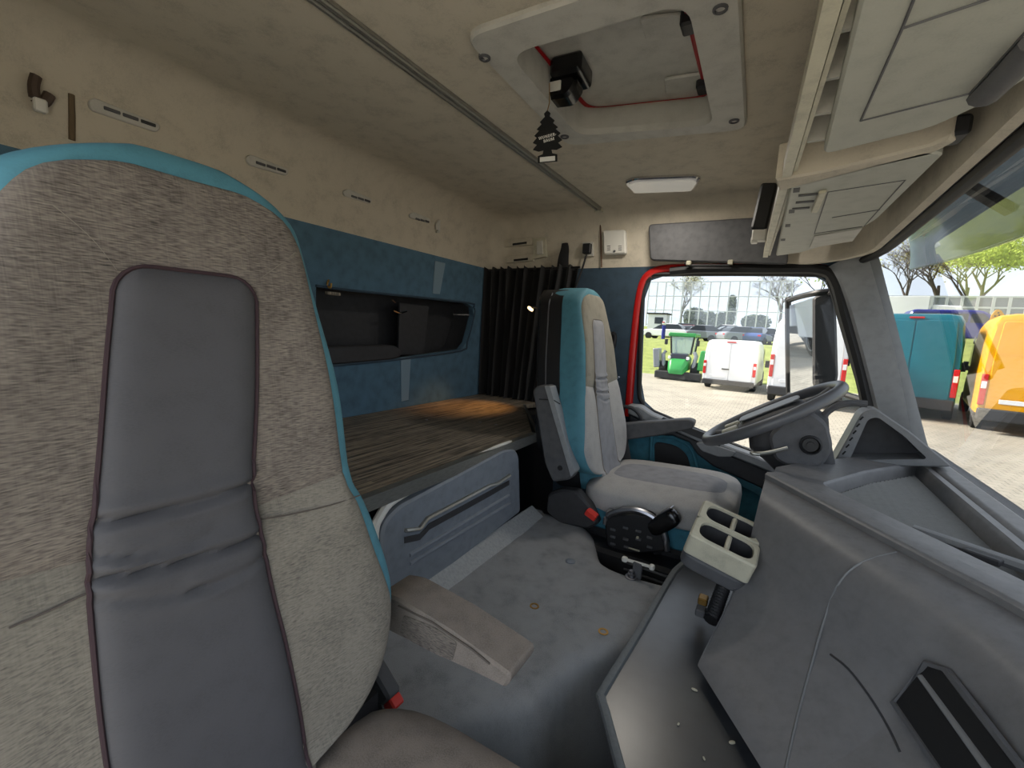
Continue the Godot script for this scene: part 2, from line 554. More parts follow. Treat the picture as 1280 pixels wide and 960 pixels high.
# ---------- room shell ----------
func loop_rr(x0: float, x1: float, z0: float, z1: float, y: float, rr: float, rf: float, seg := 8) -> PackedVector3Array:
	# rounded rectangle in plan, rear corners radius rr, front corners radius rf
	var r := PackedVector3Array()
	var cs := [[x0, z0, rr, PI], [x1, z0, rf, PI * 1.5], [x1, z1, rf, 0.0], [x0, z1, rr, PI * 0.5]]
	for c in cs:
		var cx: float = c[0] + (c[2] if c[0] == x0 else -c[2])
		var cz: float = c[1] + (c[2] if c[1] == z0 else -c[2])
		for k in seg + 1:
			var a: float = c[3] + PI * 0.5 * k / seg
			r.append(Vector3(cx + cos(a) * c[2], y, cz + sin(a) * c[2]))
	return r
const FRONT := 0.235
var ceiling_node: Node3D
var hatch_open := PackedVector2Array()
func shell():
	var b := MB.new()
	b.box(Vector3((RW + 0.5) * 0.5, 0.83, (DW + PW) * 0.5), Vector3(0.55 - RW, 0.08, PW - DW + 0.1))
	struct(b, "floor", M.charcoal)
	# headliner: a tub with coved edges and the hatch opening
	hatch_open = ly([[637, 59], [723, 164], [893, 150], [868, 18]], CE)
	hatch_open[3] = Vector2(hatch_open[2].x + 0.012, hatch_open[0].y - 0.015)
	b = MB.new()
	var loops := []
	for q in [[-0.03, HB + 0.05], [-0.03, HB], [-0.02, HB - 0.012], [-0.004, HB - 0.01], [0.0, HB + 0.004]]:
		loops.append(loop_rr(RW - q[0] * -1.0, FRONT + q[0] * -1.0, DW + q[0], PW - q[0], q[1], maxf(0.02, 0.09 - q[0]), 0.34 - q[0]))
	for k in 9:
		var a := PI * 0.5 * k / 8
		var ins := 0.10 * (1 - cos(a)) + 0.004
		loops.append(loop_rr(RW + ins, FRONT - ins, DW + ins, PW - ins, CE - 0.12 + 0.12 * sin(a), 0.10, 0.28))
	b.grid(loops, true)
	var top := PackedVector2Array()
	for p in loops[-1]: top.append(Vector2(p.x, p.z))
	var h := hatch_open.duplicate()
	if MB.area(top) < 0: top.reverse()
	if MB.area(h) > 0: h.reverse()
	b.caps2(MB.keyhole(top, h), 0.0, FY(CE), true)
	ceiling_node = struct(b, "ceiling", M.liner)
	# outer skins, so that light enters only through the openings
	b = MB.new()
	b.box(Vector3(-0.6, 2.76, -0.97), Vector3(1.9, 0.05, 2.55))
	b.box(Vector3(-0.6, 2.70, 0.28), Vector3(1.9, 0.12, 0.04)); b.box(Vector3(-0.6, 2.70, -2.22), Vector3(1.9, 0.12, 0.04))
	b.box(Vector3(0.33, 2.70, -0.97), Vector3(0.04, 0.12, 2.5)); b.box(Vector3(-1.5, 2.70, -0.97), Vector3(0.04, 0.12, 2.5))
	struct(b, "trim_1", M.red)
	# rear wall with its dark niche
	b = MB.new()
	var niche := lx([[395, 358], [440, 364], [583, 379], [591, 384], [592, 394], [583, 428], [576, 437], [500, 448], [395, 458]], RW)
	b.prism(PackedVector2Array([Vector2(PW + 0.05, 0.85), Vector2(DW - 0.05, 0.85), Vector2(DW - 0.05, 2.62), Vector2(PW + 0.05, 2.62)]), 0.0, 0.03, FX(RW), 0.0, niche)
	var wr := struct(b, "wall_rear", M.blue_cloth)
	b = MB.new()
	var big := MB.inset(niche, 0.02) if MB.area(niche) < 0 else MB.inset(niche, -0.02)
	b.prism(big, 0.16, 0.19, FX(RW))
	var lp := []
	for d in [0.002, 0.17]:
		var l := PackedVector3Array()
		for q in big: l.append(FX(RW) * Vector3(q.x, q.y, d))
		lp.append(l)
	b.grid(lp, true)
	part(b, "niche_liner", M.charcoal, wr)
	b = MB.new()
	b.tube(smooth_path(pts_x([[395, 357], [440, 363], [583, 378], [592, 384], [593, 394], [584, 428], [577, 438], [500, 449], [395, 459]], RW + 0.003), 3), 0.005, 6)
	part(b, "niche_edge", M.navy_cloth, wr)
	b = MB.new()
	b.prism(MB.rounded(lx([[395, 434], [490, 431], [499, 436], [500, 445], [490, 449], [395, 457]], RW), 0.02), -0.012, 0.05, FX(RW), 0.006)
	part(b, "niche_pad", M.charcoal, wr)
	b = MB.new()
	b.prism(lx([[500, 378], [536, 383], [530, 443], [498, 443]], RW - 0.06), 0, 0.01, FX(RW - 0.06))
	part(b, "niche_divider", M.charcoal, wr)
	b = MB.new()
	b.prism(MB.rounded(lx([[543, 326], [556, 329], [549, 368], [540, 367]], RW), 0.006), -0.006, 0.0, FX(RW), 0.002)
	solo(b, "wall_strap_lightband", M.strap_lightband_blue, "short pale blue strap stitched on the blue rear wall above the niche", "strap")
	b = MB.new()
	b.prism(lx([[500, 447], [513, 446], [510, 500], [501, 502]], RW), -0.005, 0.0, FX(RW), 0.002)  # band of lamp light on the wall, built as a thin pale strip
	solo(b, "wall_strap_lightband", M.strap_lightband_blue, "pale band of lamp light built as a strip on the rear wall from niche to bunk board", "strap")
	b = MB.new(); b.rbox(onx(416, 367, RW + 0.012), Vector3(0.02, 0.012, 0.055), 0.003)
	part(b, "niche_batten", M.wood, wr)
	b = MB.new(); b.tube(smooth_path(pts_x([[411, 350], [409, 356], [413, 360], [414, 354]], RW + 0.012), 3), 0.004, 6)
	part(b, "niche_hook", M.brass, wr)
	for q in [[[492, 388], [500, 391], [508, 389]], [[490, 375], [494, 378]]]:
		b = MB.new(); b.tube(smooth_path(pts_x(q, RW - 0.05), 3), 0.004, 6)
		part(b, "niche_clip", M.chrome, wr)
	# driver side wall with the window opening
	b = MB.new()
	var win := lz([[799, 480], [803, 372], [811, 349], [829, 343], [1018, 343], [1036, 352], [1050, 395], [1066, 450], [1083, 512], [1086, 560], [1075, 582], [1040, 590], [1000, 586], [905, 552], [815, 514], [803, 503]], DW)
	b.prism(PackedVector2Array([Vector2(RW - 0.05, 0.85), Vector2(0.53, 0.85), Vector2(0.53, 1.60), Vector2(0.27, 2.30), Vector2(0.27, 2.62), Vector2(RW - 0.05, 2.62)]), -0.05, 0.0, FZ(DW), 0.0, win)
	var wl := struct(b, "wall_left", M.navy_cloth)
	wl.set_meta("label", "dark blue cloth lined wall on the driver side")
	# passenger side wall: only the doorway the picture is taken through
	b = MB.new()
	b.prism(PackedVector2Array([Vector2(RW - 0.05, 0.85), Vector2(0.53, 0.85), Vector2(0.53, 1.60), Vector2(0.27, 2.30), Vector2(0.27, 2.62), Vector2(RW - 0.05, 2.62)]), 0.0, 0.05, FZ(PW), 0.0,
		PackedVector2Array([Vector2(-0.70, 0.90), Vector2(0.45, 0.90), Vector2(0.45, 1.56), Vector2(0.21, 2.255), Vector2(-0.70, 2.255)]))
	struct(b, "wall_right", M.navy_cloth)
	# bulkhead below the windscreen
	b = MB.new()
	b.box(Vector3(0.54, 1.2, (DW + PW) * 0.5), Vector3(0.04, 0.76, PW - DW + 0.1))
	struct(b, "wall_front", M.charcoal)
	# aluminium rail across the ceiling
	b = MB.new()
	var ra := ony(395, 0, CE - 0.012); var rb := ony(748, 262, CE - 0.012)
	ra = rb + (ra - rb) * 1.35
	var dirr := (rb - ra).normalized()
	for o in [-0.009, 0.009]:
		b.tube([ra + Vector3(o, 0, 0), rb + Vector3(o, 0, 0)], 0.0055, 8)
	b.box((ra + rb) * 0.5 + Vector3(0, 0.006, 0), Vector3(0.03, 0.008, ra.distance_to(rb)), Basis.looking_at(dirr))
	var rail := thing("ceiling_rail", "thin aluminium curtain rail running across the beige headliner", "rail", rb)
	part(b, "track", M.alu, rail)
	b = MB.new()
	b.rbox(rb + dirr * 0.008, Vector3(0.038, 0.02, 0.022), 0.004)
	part(b, "end_stop", M.cream, rail)

func roof_hatch():
	var root := thing("roof_hatch", "grey plastic roof hatch with red seal and black latch", "roof hatch", Vector3(-0.38, CE, -1.07))
	var y := CE - 0.008
	var outer := ly([[577, 43], [709, 181], [934, 160], [915, -42]], y)
	outer[3] = Vector2(outer[2].x + 0.02, outer[0].y - 0.02)
	var op := MB.rounded(hatch_open, 0.055, 6)
	var b := MB.new()
	b.prism(MB.rounded(outer, 0.05, 6), -0.012, 0.006, FY(y), 0.005, op)
	part(b, "frame", M.hatch, root)
	# well walls up to the lid
	b = MB.new()
	var up := CE + 0.085
	var cen := Vector2.ZERO
	for q in hatch_open: cen += q / 4.0
	var inner := MB.rounded(ly([[661, 51], [736, 137], [887, 121], [868, 18]], up), 0.05, 6)
	var lidc := ly([[661, 51], [736, 137], [887, 121], [868, 18]], up)
	lidc[3] = Vector2(lidc[2].x + 0.008, hatch_open[0].y + 0.0)
	lidc[0] = Vector2(lidc[0].x, hatch_open[0].y - 0.01)
	inner = MB.rounded(lidc, 0.05, 6)
	var loops := []
	for k in 7:
		var u := k / 6.0
		var l := PackedVector3Array()
		var e := 1.0 - cos(u * PI * 0.5) if u < 1 else 1.0
		for i in op.size():
			var q := op[i].lerp(inner[i], lerpf(u, e, 0.4))
			l.append(Vector3(q.x, lerpf(y - 0.003, up, sin(u * PI * 0.5)), q.y))
		loops.append(l)
	b.grid(loops, true)
	part(b, "well", M.hatch, root)
	b = MB.new()
	b.prism(MB.inset(inner, -0.03) if MB.area(inner) > 0 else MB.inset(inner, 0.03), -0.03, -0.004, FY(up))
	var lid := part(b, "lid", M.hatch, root)
	b = MB.new()
	var sp := []
	for q in MB.inset(inner, 0.004 if MB.area(inner) > 0 else -0.004): sp.append(Vector3(q.x, up - 0.004, q.y))
	b.tube(sp, 0.006, 8, true)
	lab(part(b, "seal", M.red_seal, root), "red rubber seal")
	for q in [[[800, 22], [852, 16], [858, 44], [808, 50]], [[830, 98], [878, 91], [881, 110], [832, 116]]]:
		b = MB.new()
		b.prism(MB.rounded(ly(q, up - 0.003), 0.01), -0.004, 0.004, FY(up - 0.003), 0.002)
		part(b, "hinge_cover", M.hatch, lid)
	for q in [[861, 27], [879, 106]]:
		b = MB.new()
		b.rbox(ony(q[0], q[1], up - 0.012), Vector3(0.03, 0.035, 0.045), 0.008)
		part(b, "hinge", M.black, root)
	for q in [[606, 68], [901, 6], [918, 148], [706, 168]]:
		b = MB.new()
		var c := ony(q[0], q[1], y)
		b.lathe([Vector2(0.014, 0.0), Vector2(0.013, -0.006), Vector2(0.009, -0.007), Vector2(0.008, -0.002)], 14, Transform3D(Basis(), c + Vector3(0, -0.003, 0)))
		part(b, "screw_cap", M.shell_grey, root)
	# latch: housing with a curved lever
	b = MB.new()
	var lc := ony(708, 108, up - 0.05)
	var lb := Basis(Vector3.UP, deg_to_rad(4.0))
	b.rbox(lc + lb * Vector3(0.012, 0.03, 0.0), Vector3(0.085, 0.05, 0.10), 0.014, lb)
	var latch := part(b, "latch", M.gloss_black, root)
	b = MB.new()
	b.prism(MB.rounded(PackedVector2Array([Vector2(-0.045, -0.03), Vector2(0.03, -0.035), Vector2(0.055, 0.0), Vector2(0.03, 0.03), Vector2(-0.05, 0.02)]), 0.014), -0.03, 0.03, Transform3D(lb, lc + Vector3(-0.01, -0.008, 0.005)), 0.008)
	part(b, "latch_lever", M.gloss_black, latch)
	b = MB.new()
	b.prism(MB.rrect(Vector2(-0.018, -0.012), Vector2(0.018, 0.012), 0.004), 0, 0.003, Transform3D(lb, lc + lb * Vector3(-0.018, -0.014, 0.0355)), 0.001)
	lab(part(b, "latch_plate", M.hatch, latch), "pale grey plate on the latch")
	# tree-shaped air freshener on a thread
	var hang := ony(686, 120, CE - 0.01)
	var d := hang.distance_to(EYE)
	var topp := EYE + (ony(684, 137, CE - 0.03) - EYE)
	var dd := ray(684, 138)
	topp = EYE + dd * ((hang - EYE).dot(-eye_basis.z) / dd.dot(-eye_basis.z))
	var fr := thing("air_freshener", "black tree shaped air freshener card hanging from the roof hatch latch", "air freshener", topp + Vector3(0, -0.1, 0))
	var sx := 0.92 / FOCAL * (hang - EYE).dot(-eye_basis.z)   # metres per pixel there
	var prof := [[0, 0], [4, 4], [3, 8], [9, 14], [7, 17], [13, 23], [10, 25], [16, 31], [13, 34], [18, 40], [13, 43], [18, 49], [11, 52], [5, 51], [6, 56], [12, 58], [12, 67]]
	var pl := PackedVector2Array()
	for q in prof: pl.append(Vector2(q[0] * 1.12, -q[1]) * sx)
	for i in range(prof.size() - 1, 0, -1): pl.append(Vector2(-prof[i][0] * 1.12, -prof[i][1]) * sx)
	var face := Basis(Vector3.UP, deg_to_rad(20.0)) * Basis(Vector3(0, 0, 1), deg_to_rad(4.0))
	var fx := Transform3D(face, topp)
	b = MB.new(); b.prism(pl, -0.001, 0.001, fx)
	part(b, "card", M.matt_black, fr)
	b = MB.new(); b.prism(PackedVector2Array([Vector2(-10.5, -60) * sx, Vector2(10.5, -60) * sx, Vector2(10.5, -66) * sx, Vector2(-10.5, -66) * sx]), 0.001, 0.002, fx)
	lab(part(b, "name_strip", M.print_white, fr), "cream strip at the foot")
	var tilt := Basis(Vector3(0, 0, 1), deg_to_rad(9.0))
	letters("WUNDER-", 3.9 * sx, M.print_white, Transform3D(face * tilt, fx * (Vector3(0, -33.5, 0) * sx + Vector3(0, 0, 0.0015))), fr)
	letters("BAUM", 3.9 * sx, M.print_white, Transform3D(face * tilt, fx * (Vector3(2.0, -38.5, 0) * sx + Vector3(0, 0, 0.0015))), fr)
	b = MB.new(); b.tube([topp + Vector3(0, -0.004, 0), topp.lerp(hang, 0.5) + Vector3(0.004, 0, 0), hang + Vector3(0, 0.03, 0)], 0.0012, 5)
	part(b, "thread", M.brass, fr)
	# interior lamp on the ceiling
	var l0 := thing("ceiling_lamp", "flat interior lamp with chrome frame on the beige headliner", "lamp", ony(829, 230, CE))
	var lp := MB.rounded(ly([[780, 229], [790, 240], [868, 237], [877, 224], [868, 221], [792, 224]], CE - 0.01), 0.02)
	b = MB.new(); b.prism(lp, -0.012, 0.006, FY(CE - 0.006), 0.005)
	part(b, "frame", M.chrome, l0)
	b = MB.new(); b.prism(MB.inset(lp, 0.014) if MB.area(lp) > 0 else MB.inset(lp, -0.014), -0.002, 0.005, FY(CE - 0.016), 0.002)
	var lens := plain(Color(0.80, 0.80, 0.77), 0.25)
	lens.emission_enabled = true; lens.emission = Color(1.0, 0.97, 0.92); lens.emission_energy_multiplier = 0.03  # faint lens glow added along with the light below
	part(b, "lens", lens, l0)
	var lit := AreaLight3D.new()   # light added at the lamp to brighten the driver side of the cab
	lit.name = "lamp_light"
	lit.area_size = Vector2(0.15, 0.05)
	lit.light_color = Color(1.0, 0.97, 0.92); lit.light_energy = 0.045; lit.area_range = 8.0
	lit.shadow_enabled = true
	l0.add_child(lit)
	lit.position = Vector3(0.0, -0.03, 0.0); lit.rotation = Vector3(-PI * 0.5, 0, 0)

func overhead_lockers():
	var yb := 2.285
	var s0 := ony(1052, -45, yb); var s1 := ony(957, 319, yb)
	s0 = s1 + (s0 - s1) * 1.45
	var root := thing("overhead_locker_unit", "beige overhead locker unit above the windscreen with pale front rail", "locker", Vector3(0.1, yb, -1.0))
	# rear face up to the ceiling, bottom board, end board
	var b := MB.new()
	var dirs := (s1 - s0).normalized()
	var t0 := Vector3(0.0, CE + 0.005, s0.z); var t1 := Vector3(0.0, CE - 0.04, s1.z)
	var rows := []
	for k in 9:
		var u := k / 8.0
		var a := s0.lerp(s1, u); var c := t0.lerp(t1, u)
		rows.append(PackedVector3Array([c, c.lerp(a, 0.45) + Vector3(0.008, 0, 0), a + Vector3(0.004, 0.035, 0), a + Vector3(0.016, 0.035, 0), c + Vector3(0.012, 0, 0)]))
	b.loft(rows, true, true, true)
	part(b, "rear_panel", M.liner, root)
	b = MB.new()
	b.box((s0 + s1) * 0.5 + Vector3(0.0, 0.008, 0), Vector3(0.016, 0.034, s0.distance_to(s1)), Basis.looking_at(dirs))
	b.box((s0 + s1) * 0.5 + Vector3(0.013, 0.004, 0), Vector3(0.006, 0.012, s0.distance_to(s1)), Basis.looking_at(dirs))
	part(b, "front_rail", M.cream, root)
	b = MB.new()
	b.box(Vector3(0.13, yb + 0.09, -1.0), Vector3(0.24, 0.012, 1.95))
	part(b, "locker_back", M.hatch, root)
	for z in [-0.62, -0.72, -0.82, -0.92]:
		b = MB.new(); b.box(Vector3(0.06, yb + 0.045, z), Vector3(0.10, 0.08, 0.006))
		part(b, "partition", M.hatch, root)
	b = MB.new()
	var dv := ly([[970, 218], [1030, 207], [1165, 172], [1190, 160], [1196, 168], [1165, 184], [1100, 199], [975, 232]], yb)
	b.prism(dv, -0.06, 0.012, FY(yb), 0.004)
	part(b, "divider", M.liner, root)
	b = MB.new()
	b.rbox(ony(1189, 172, yb) + Vector3(0.0, 0.01, 0), Vector3(0.035, 0.03, 0.05), 0.008)
	part(b, "divider_stop", M.black, root)
	# near locker door with its groove and grip
	var yd := yb - 0.012
	b = MB.new()
	var door := MB.rounded(ly([[1076, -5], [1028, 194], [1165, 160], [1240, 126], [1290, 96], [1345, 55], [1420, -60], [1120, -190]], yd), 0.02)
	b.prism(door, -0.022, 0.0, FY(yd), 0.006)
	var d1 := part(b, "locker_door", M.locker, root)
	for g in [[[1076, 151], [1212, 117], [1300, 20]], [[1076, 151], [1128, 35], [1150, -20]], [[1126, 36], [1232, 0], [1260, -10]]]:
		b = MB.new()
		b.tube(pts_y(g, yd - 0.0005), 0.0016, 5)
		part(b, "door_groove", M.shell_grey, d1)
	b = MB.new()
	b.tube(pts_y([[1229, 122], [1260, 92], [1300, 50]], yd - 0.006), 0.016, 10, false, -1, 0.7)
	part(b, "door_grip", M.shell_grey, d1)
	# far locker door
	b = MB.new()
	door = MB.rounded(ly([[988, 234], [1100, 205], [1160, 190], [1180, 193], [1150, 222], [1095, 275], [1050, 301], [1000, 316], [970, 320]], yd), 0.012)
	b.prism(door, -0.02, 0.0, FY(yd), 0.005)
	var d2 := part(b, "locker_door", M.locker, root)
	for g in [[[1035, 240], [1132, 225], [1080, 283]], [[1035, 240], [1018, 292], [1078, 283]], [[1040, 272], [1100, 262]]]:
		b = MB.new()
		b.tube(pts_y(g, yd - 0.0005), 0.0012, 5)
		part(b, "door_groove", M.shell_grey, d2)
	b = MB.new()
	b.prism(ly([[1018, 294], [1078, 284], [1066, 300], [1012, 309]], yd), 0, 0.004, FY(yd), 0.001)
	part(b, "slot_cover", M.hatch, d2)
	for q in [[1010, 243], [1006, 252], [1001, 260]]:
		b = MB.new()
		b.box(ony(q[0], q[1], yd), Vector3(0.035, 0.004, 0.012))
		part(b, "vent_slot", M.charcoal, d2)
	b = MB.new()
	b.prism(ly([[1024, 238], [1034, 236], [1022, 262], [1014, 262]], yd), 0, 0.008, FY(yd), 0.002)
	part(b, "door_catch", M.cream, d2)
	for q in [[1002, 235], [996, 262], [991, 280], [985, 298]]:
		b = MB.new()
		b.box(ony(q[0] - 6, q[1], yd + 0.004), Vector3(0.012, 0.01, 0.03))
		part(b, "hinge_knuckle", M.charcoal, d2)
	# black control box clipped on the end of the unit
	var c := onz(955, 262, -1.80)
	var box := thing("control_box", "small black box with a white plug fixed on the locker rail", "control box", c)
	b = MB.new()
	b.rbox(c, Vector3(0.05, 0.155, 0.09), 0.012, Basis(Vector3(0, 0, 1), deg_to_rad(-6)))
	part(b, "housing", M.black, box)
	b = MB.new()
	b.rbox(c + Vector3(-0.004, -0.092, 0.02), Vector3(0.045, 0.04, 0.04), 0.006)
	b.rbox(c + Vector3(-0.018, -0.108, 0.02), Vector3(0.02, 0.02, 0.03), 0.004)
	lab(part(b, "plug", M.white, box), "white plug")

func windscreen():
	# glass from the header down to the dash rim, curved at the corner
	var b := MB.new()
	var rows := []
	for i in 9:
		var v := i / 8.0
		var r := PackedVector3Array()
		for k in 25:
			var z := lerpf(PW + 0.05, DW - 0.04, k / 24.0)
			var e := clampf((absf(z - (PW + DW) * 0.5) - 0.85) / 0.35, 0, 1)
			r.append(Vector3(lerpf(0.512, 0.285, v) - 0.05 * e * e + 0.012 * sin(v * PI), lerpf(1.575, 2.30, v), z))
		rows.append(r)
	b.grid(rows)
	var w := struct(b, "window_2", M.pane)
	w.set_meta("label", "windscreen glass")
	b = MB.new()
	var top := []
	for p in rows[8]: top.append(p + Vector3(-0.004, -0.028, 0))
	b.tube(top, 0.014, 8, false, -1, 0.9)
	part(b, "rubber_seal", M.rubber, w)
	# roof skin above the glass
	b = MB.new()
	b.box(Vector3(0.30, 2.44, (DW + PW) * 0.5), Vector3(0.03, 0.28, PW - DW + 0.1))
	struct(b, "trim_2", M.charcoal)
	# front pillar on the driver side
	for side in 2:
		b = MB.new()
		var loops := []
		for k in 13:
			var v := k / 12.0
			var a := onz(lerpf(1101, 1041, v), lerpf(570, 337, v), DW + 0.005)
			var c := onz(lerpf(1160, 1094, v), lerpf(560, 305, v), DW + 0.055)
			a.x -= 0.03 * pow(v, 8.0)
			var m := (a + c) * 0.5
			var l := PackedVector3Array([Vector3(a.x, a.y, DW - 0.03), a + Vector3(0, 0, 0.01), a.lerp(m, 0.35) + Vector3(0, 0, 0.034), a.lerp(m, 0.7) + Vector3(0, 0, 0.03), m + Vector3(0, 0, 0.028), c.lerp(m, 0.4) + Vector3(0, 0, 0.022), c + Vector3(0, 0, 0.006), Vector3(c.x + 0.012, c.y, DW - 0.03)])
			if side == 1:
				for q in l.size(): l[q].z = PW + DW - l[q].z
			loops.append(l)
		b.loft(loops, true, true, side == 1)
		var p := part(b, "pillar_trim", M.pillar)
		p.name = "trim_3" if side == 0 else "trim_4"
		p.set_meta("kind", "structure")
	# tinted visor outside, above the windscreen
	b = MB.new()
	rows = []
	for i in 7:
		var v := i / 6.0
		var r := PackedVector3Array()
		for k in 25:
			var u := k / 24.0
			var z := lerpf(PW + 0.1, DW - 0.08, u)
			var e := pow(absf(u * 2.0 - 1.0), 3.0)
			r.append(Vector3(lerpf(0.49, 0.40, v * v) - 0.08 * e, lerpf(2.235 + 0.02 * e, 2.52, v), z))
		rows.append(r)
	b.grid(rows)
	var back := []
	for r in rows:
		var q := PackedVector3Array()
		for p in r: q.append(p + Vector3(0.006, 0, 0))
		back.append(q)
	b.grid(back, false, true)
	var vs := thing("sun_visor", "tinted see-through sun visor fixed outside above the windscreen", "visor", Vector3(0.45, 2.235, -0.97))
	part(b, "sheet", M.visor_tint, vs)
	b = MB.new()
	var low := []
	for p in rows[0]: low.append(p + Vector3(0.003, 0, 0))
	b.tube(low, 0.004, 6)
	part(b, "lower_edge", M.visor_tint, vs)
	for z in [-0.35, -1.0, -1.62]:
		b = MB.new()
		b.rbox(Vector3(0.40, 2.37, z), Vector3(0.20, 0.018, 0.05), 0.006, Basis(Vector3(0, 0, 1), deg_to_rad(-38)))
		part(b, "bracket", M.charcoal, vs)

func driver_door():
	var b := MB.new()
	# glass
	var hole := lz([[795, 485], [799, 370], [809, 344], [828, 339], [1020, 339], [1040, 350], [1054, 395], [1070, 450], [1088, 512], [1090, 565], [1077, 588], [1040, 596], [1000, 592], [905, 557], [812, 519], [799, 507]], DW)
	b.caps2(hole if MB.area(hole) > 0 else MB.inset(hole, 0.0), -0.028, FZ(DW), true)
	var w := struct(b, "window_1", M.pane)
	w.set_meta("label", "driver door window glass")
	var ring := [[799, 480], [803, 372], [811, 349], [829, 343], [1018, 343], [1036, 352], [1050, 395], [1066, 450], [1083, 512], [1086, 560], [1075, 582], [1040, 590], [1000, 586], [905, 552], [815, 514], [803, 503]]
	b = MB.new()
	b.tube(smooth_path(pts_z(ring, DW + 0.004), 4, true), 0.011, 8, true, -1, 1.0, Vector3(0, 0, 1))
	part(b, "rubber_seal", M.rubber, w)
	b = MB.new()
	var red := [[785, 520], [788, 480], [792, 430], [797, 385], [803, 355], [813, 342], [832, 336], [880, 335], [960, 335], [1022, 336], [1044, 349], [1059, 395], [1075, 450], [1089, 505], [1098, 560]]
	b.tube(smooth_path(pts_z(red, DW + 0.004), 4), 0.019, 8, false, -1, 0.8, Vector3(0, 0, 1))
	lab(part(b, "door_frame", M.red, w), "red painted door frame")
	b = MB.new()
	b.tube(smooth_path(pts_z([[838, 340], [866, 337], [900, 336.5], [960, 336.5], [1022, 337], [1043, 350], [1056, 395], [1072, 452], [1085, 508]], DW + 0.020), 4), 0.021, 8, false, -1, 1.0, Vector3(0, 0, 1))
	part(b, "frame_gasket", M.rubber, w)
	# door below the window
	var door := thing("driver_door", "driver door with teal lower panel and dark grey sill", "door", Vector3(-0.2, 0.9, DW))
	door.set_meta("kind", "structure")
	b = MB.new()
	b.prism(lz([[786, 506], [800, 507], [815, 517], [905, 555], [1005, 592], [1060, 600], [1060, 620], [1000, 604], [905, 565], [842, 537], [800, 523], [786, 516]], DW + 0.06), -0.06, 0.02, FZ(DW + 0.06), 0.006)
	part(b, "sill", M.pillar, door)
	b = MB.new()
	b.prism(lz([[905, 549], [865, 534], [830, 521], [825, 526], [865, 543], [900, 557]], DW + 0.06), 0.0, 0.0225, FZ(DW + 0.06), 0.001)
	part(b, "sill_vent", M.charcoal, door)
	b = MB.new()
	b.prism(lz([[786, 515], [800, 523], [842, 536], [905, 564], [1000, 603], [1050, 630], [1010, 680], [975, 632], [950, 608], [892, 582], [872, 567], [862, 552], [842, 544], [790, 541]], DW + 0.05), -0.05, 0.02, FZ(DW + 0.05), 0.008)
	part(b, "upper_trim", M.charcoal, door)
	b = MB.new()
	b.prism(MB.rounded(lz([[786, 537], [842, 540], [862, 547], [874, 561], [893, 577], [952, 603], [1000, 655], [1000, 800], [780, 800]], DW + 0.05), 0.015), -0.05, 0.004, FZ(DW + 0.05), 0.004)
	part(b, "lower_panel", M.teal_panel, door)
	b = MB.new()
	b.prism(MB.rounded(lz([[818, 551], [845, 556], [859, 567], [866, 592], [864, 625], [820, 625]], DW + 0.05), 0.03), 0.0, 0.007, FZ(DW + 0.05), 0.003)
	part(b, "pocket", M.black, door)
	b = MB.new()
	b.tube(smooth_path(pts_z([[814, 640], [814, 552], [822, 546], [846, 549], [864, 562], [871, 590], [870, 640]], DW + 0.058), 4), 0.008, 6)
	part(b, "pocket_rim", M.teal_panel, door)
	b = MB.new()
	b.prism(MB.rounded(lz([[870, 553], [880, 551], [921, 564], [915, 570], [898, 570], [878, 563]], DW + 0.07), 0.01), 0.0, 0.02, FZ(DW + 0.07), 0.005)
	part(b, "pull_handle", M.pillar, door)
	b = MB.new()
	b.prism(lz([[898, 583], [930, 597], [955, 612], [952, 621], [925, 606], [900, 592]], DW + 0.055), 0.0, 0.006, FZ(DW + 0.055), 0.002)
	part(b, "seam_strip", M.teal, door)
	b = MB.new()
	b.tube(smooth_path(pts_z([[776, 508], [790, 510], [800, 520], [803, 534]], -2.04), 4), 0.009, 8)
	part(b, "grab_handle", M.charcoal, door)
	# exterior mirror
	var mr := thing("wing_mirror", "tall black wing mirror outside the driver window", "mirror", Vector3(0.14, 1.75, -2.48))
	b = MB.new()
	var hx := [[1016, 372], [1028, 366], [1043, 366], [1046, 400], [1048, 470], [1043, 492], [1022, 495], [1016, 480]]
	b.prism(MB.rounded(lz(hx, -2.40), 0.012), -0.10, 0.0, FZ(-2.40), 0.015)
	part(b, "housing", M.charcoal, mr)
	b = MB.new()
	var g0 := onz(985, 383, -2.62); var g1 := onz(1018, 372, -2.42); var g2 := onz(1018, 498, -2.42); var g3 := onz(986, 490, -2.62)
	var nn := (g1 - g0).cross(g3 - g0).normalized()
	b.quad(g0, g3, g2, g1); b.quad(g0 - nn * 0.004, g1 - nn * 0.004, g2 - nn * 0.004, g3 - nn * 0.004)
	lab(part(b, "mirror_glass", M.mirror, mr), "mirror glass")
	b = MB.new()
	b.tube(smooth_path([g3 + Vector3(0.004, -0.02, 0), g3, g0, g0.lerp(g1, 0.1) + Vector3(0, 0.03, 0), g1 + Vector3(0, 0.02, 0), g1 + Vector3(0.08, 0.03, 0)], 6), 0.014, 8)
	part(b, "mirror_rim", M.black, mr)
	b = MB.new()
	b.tube([g3 + Vector3(0, -0.01, 0), g2 + Vector3(0, -0.012, 0)], 0.012, 8)
	part(b, "lower_rim", M.black, mr)
	for q in [[onz(1030, 372, -2.44), Vector3(0.30, 2.26, DW - 0.03)], [onz(1035, 486, -2.44), Vector3(0.40, 1.72, DW - 0.03)]]:
		b = MB.new(); b.tube(q, 0.014, 8)
		part(b, "arm", M.black, mr)

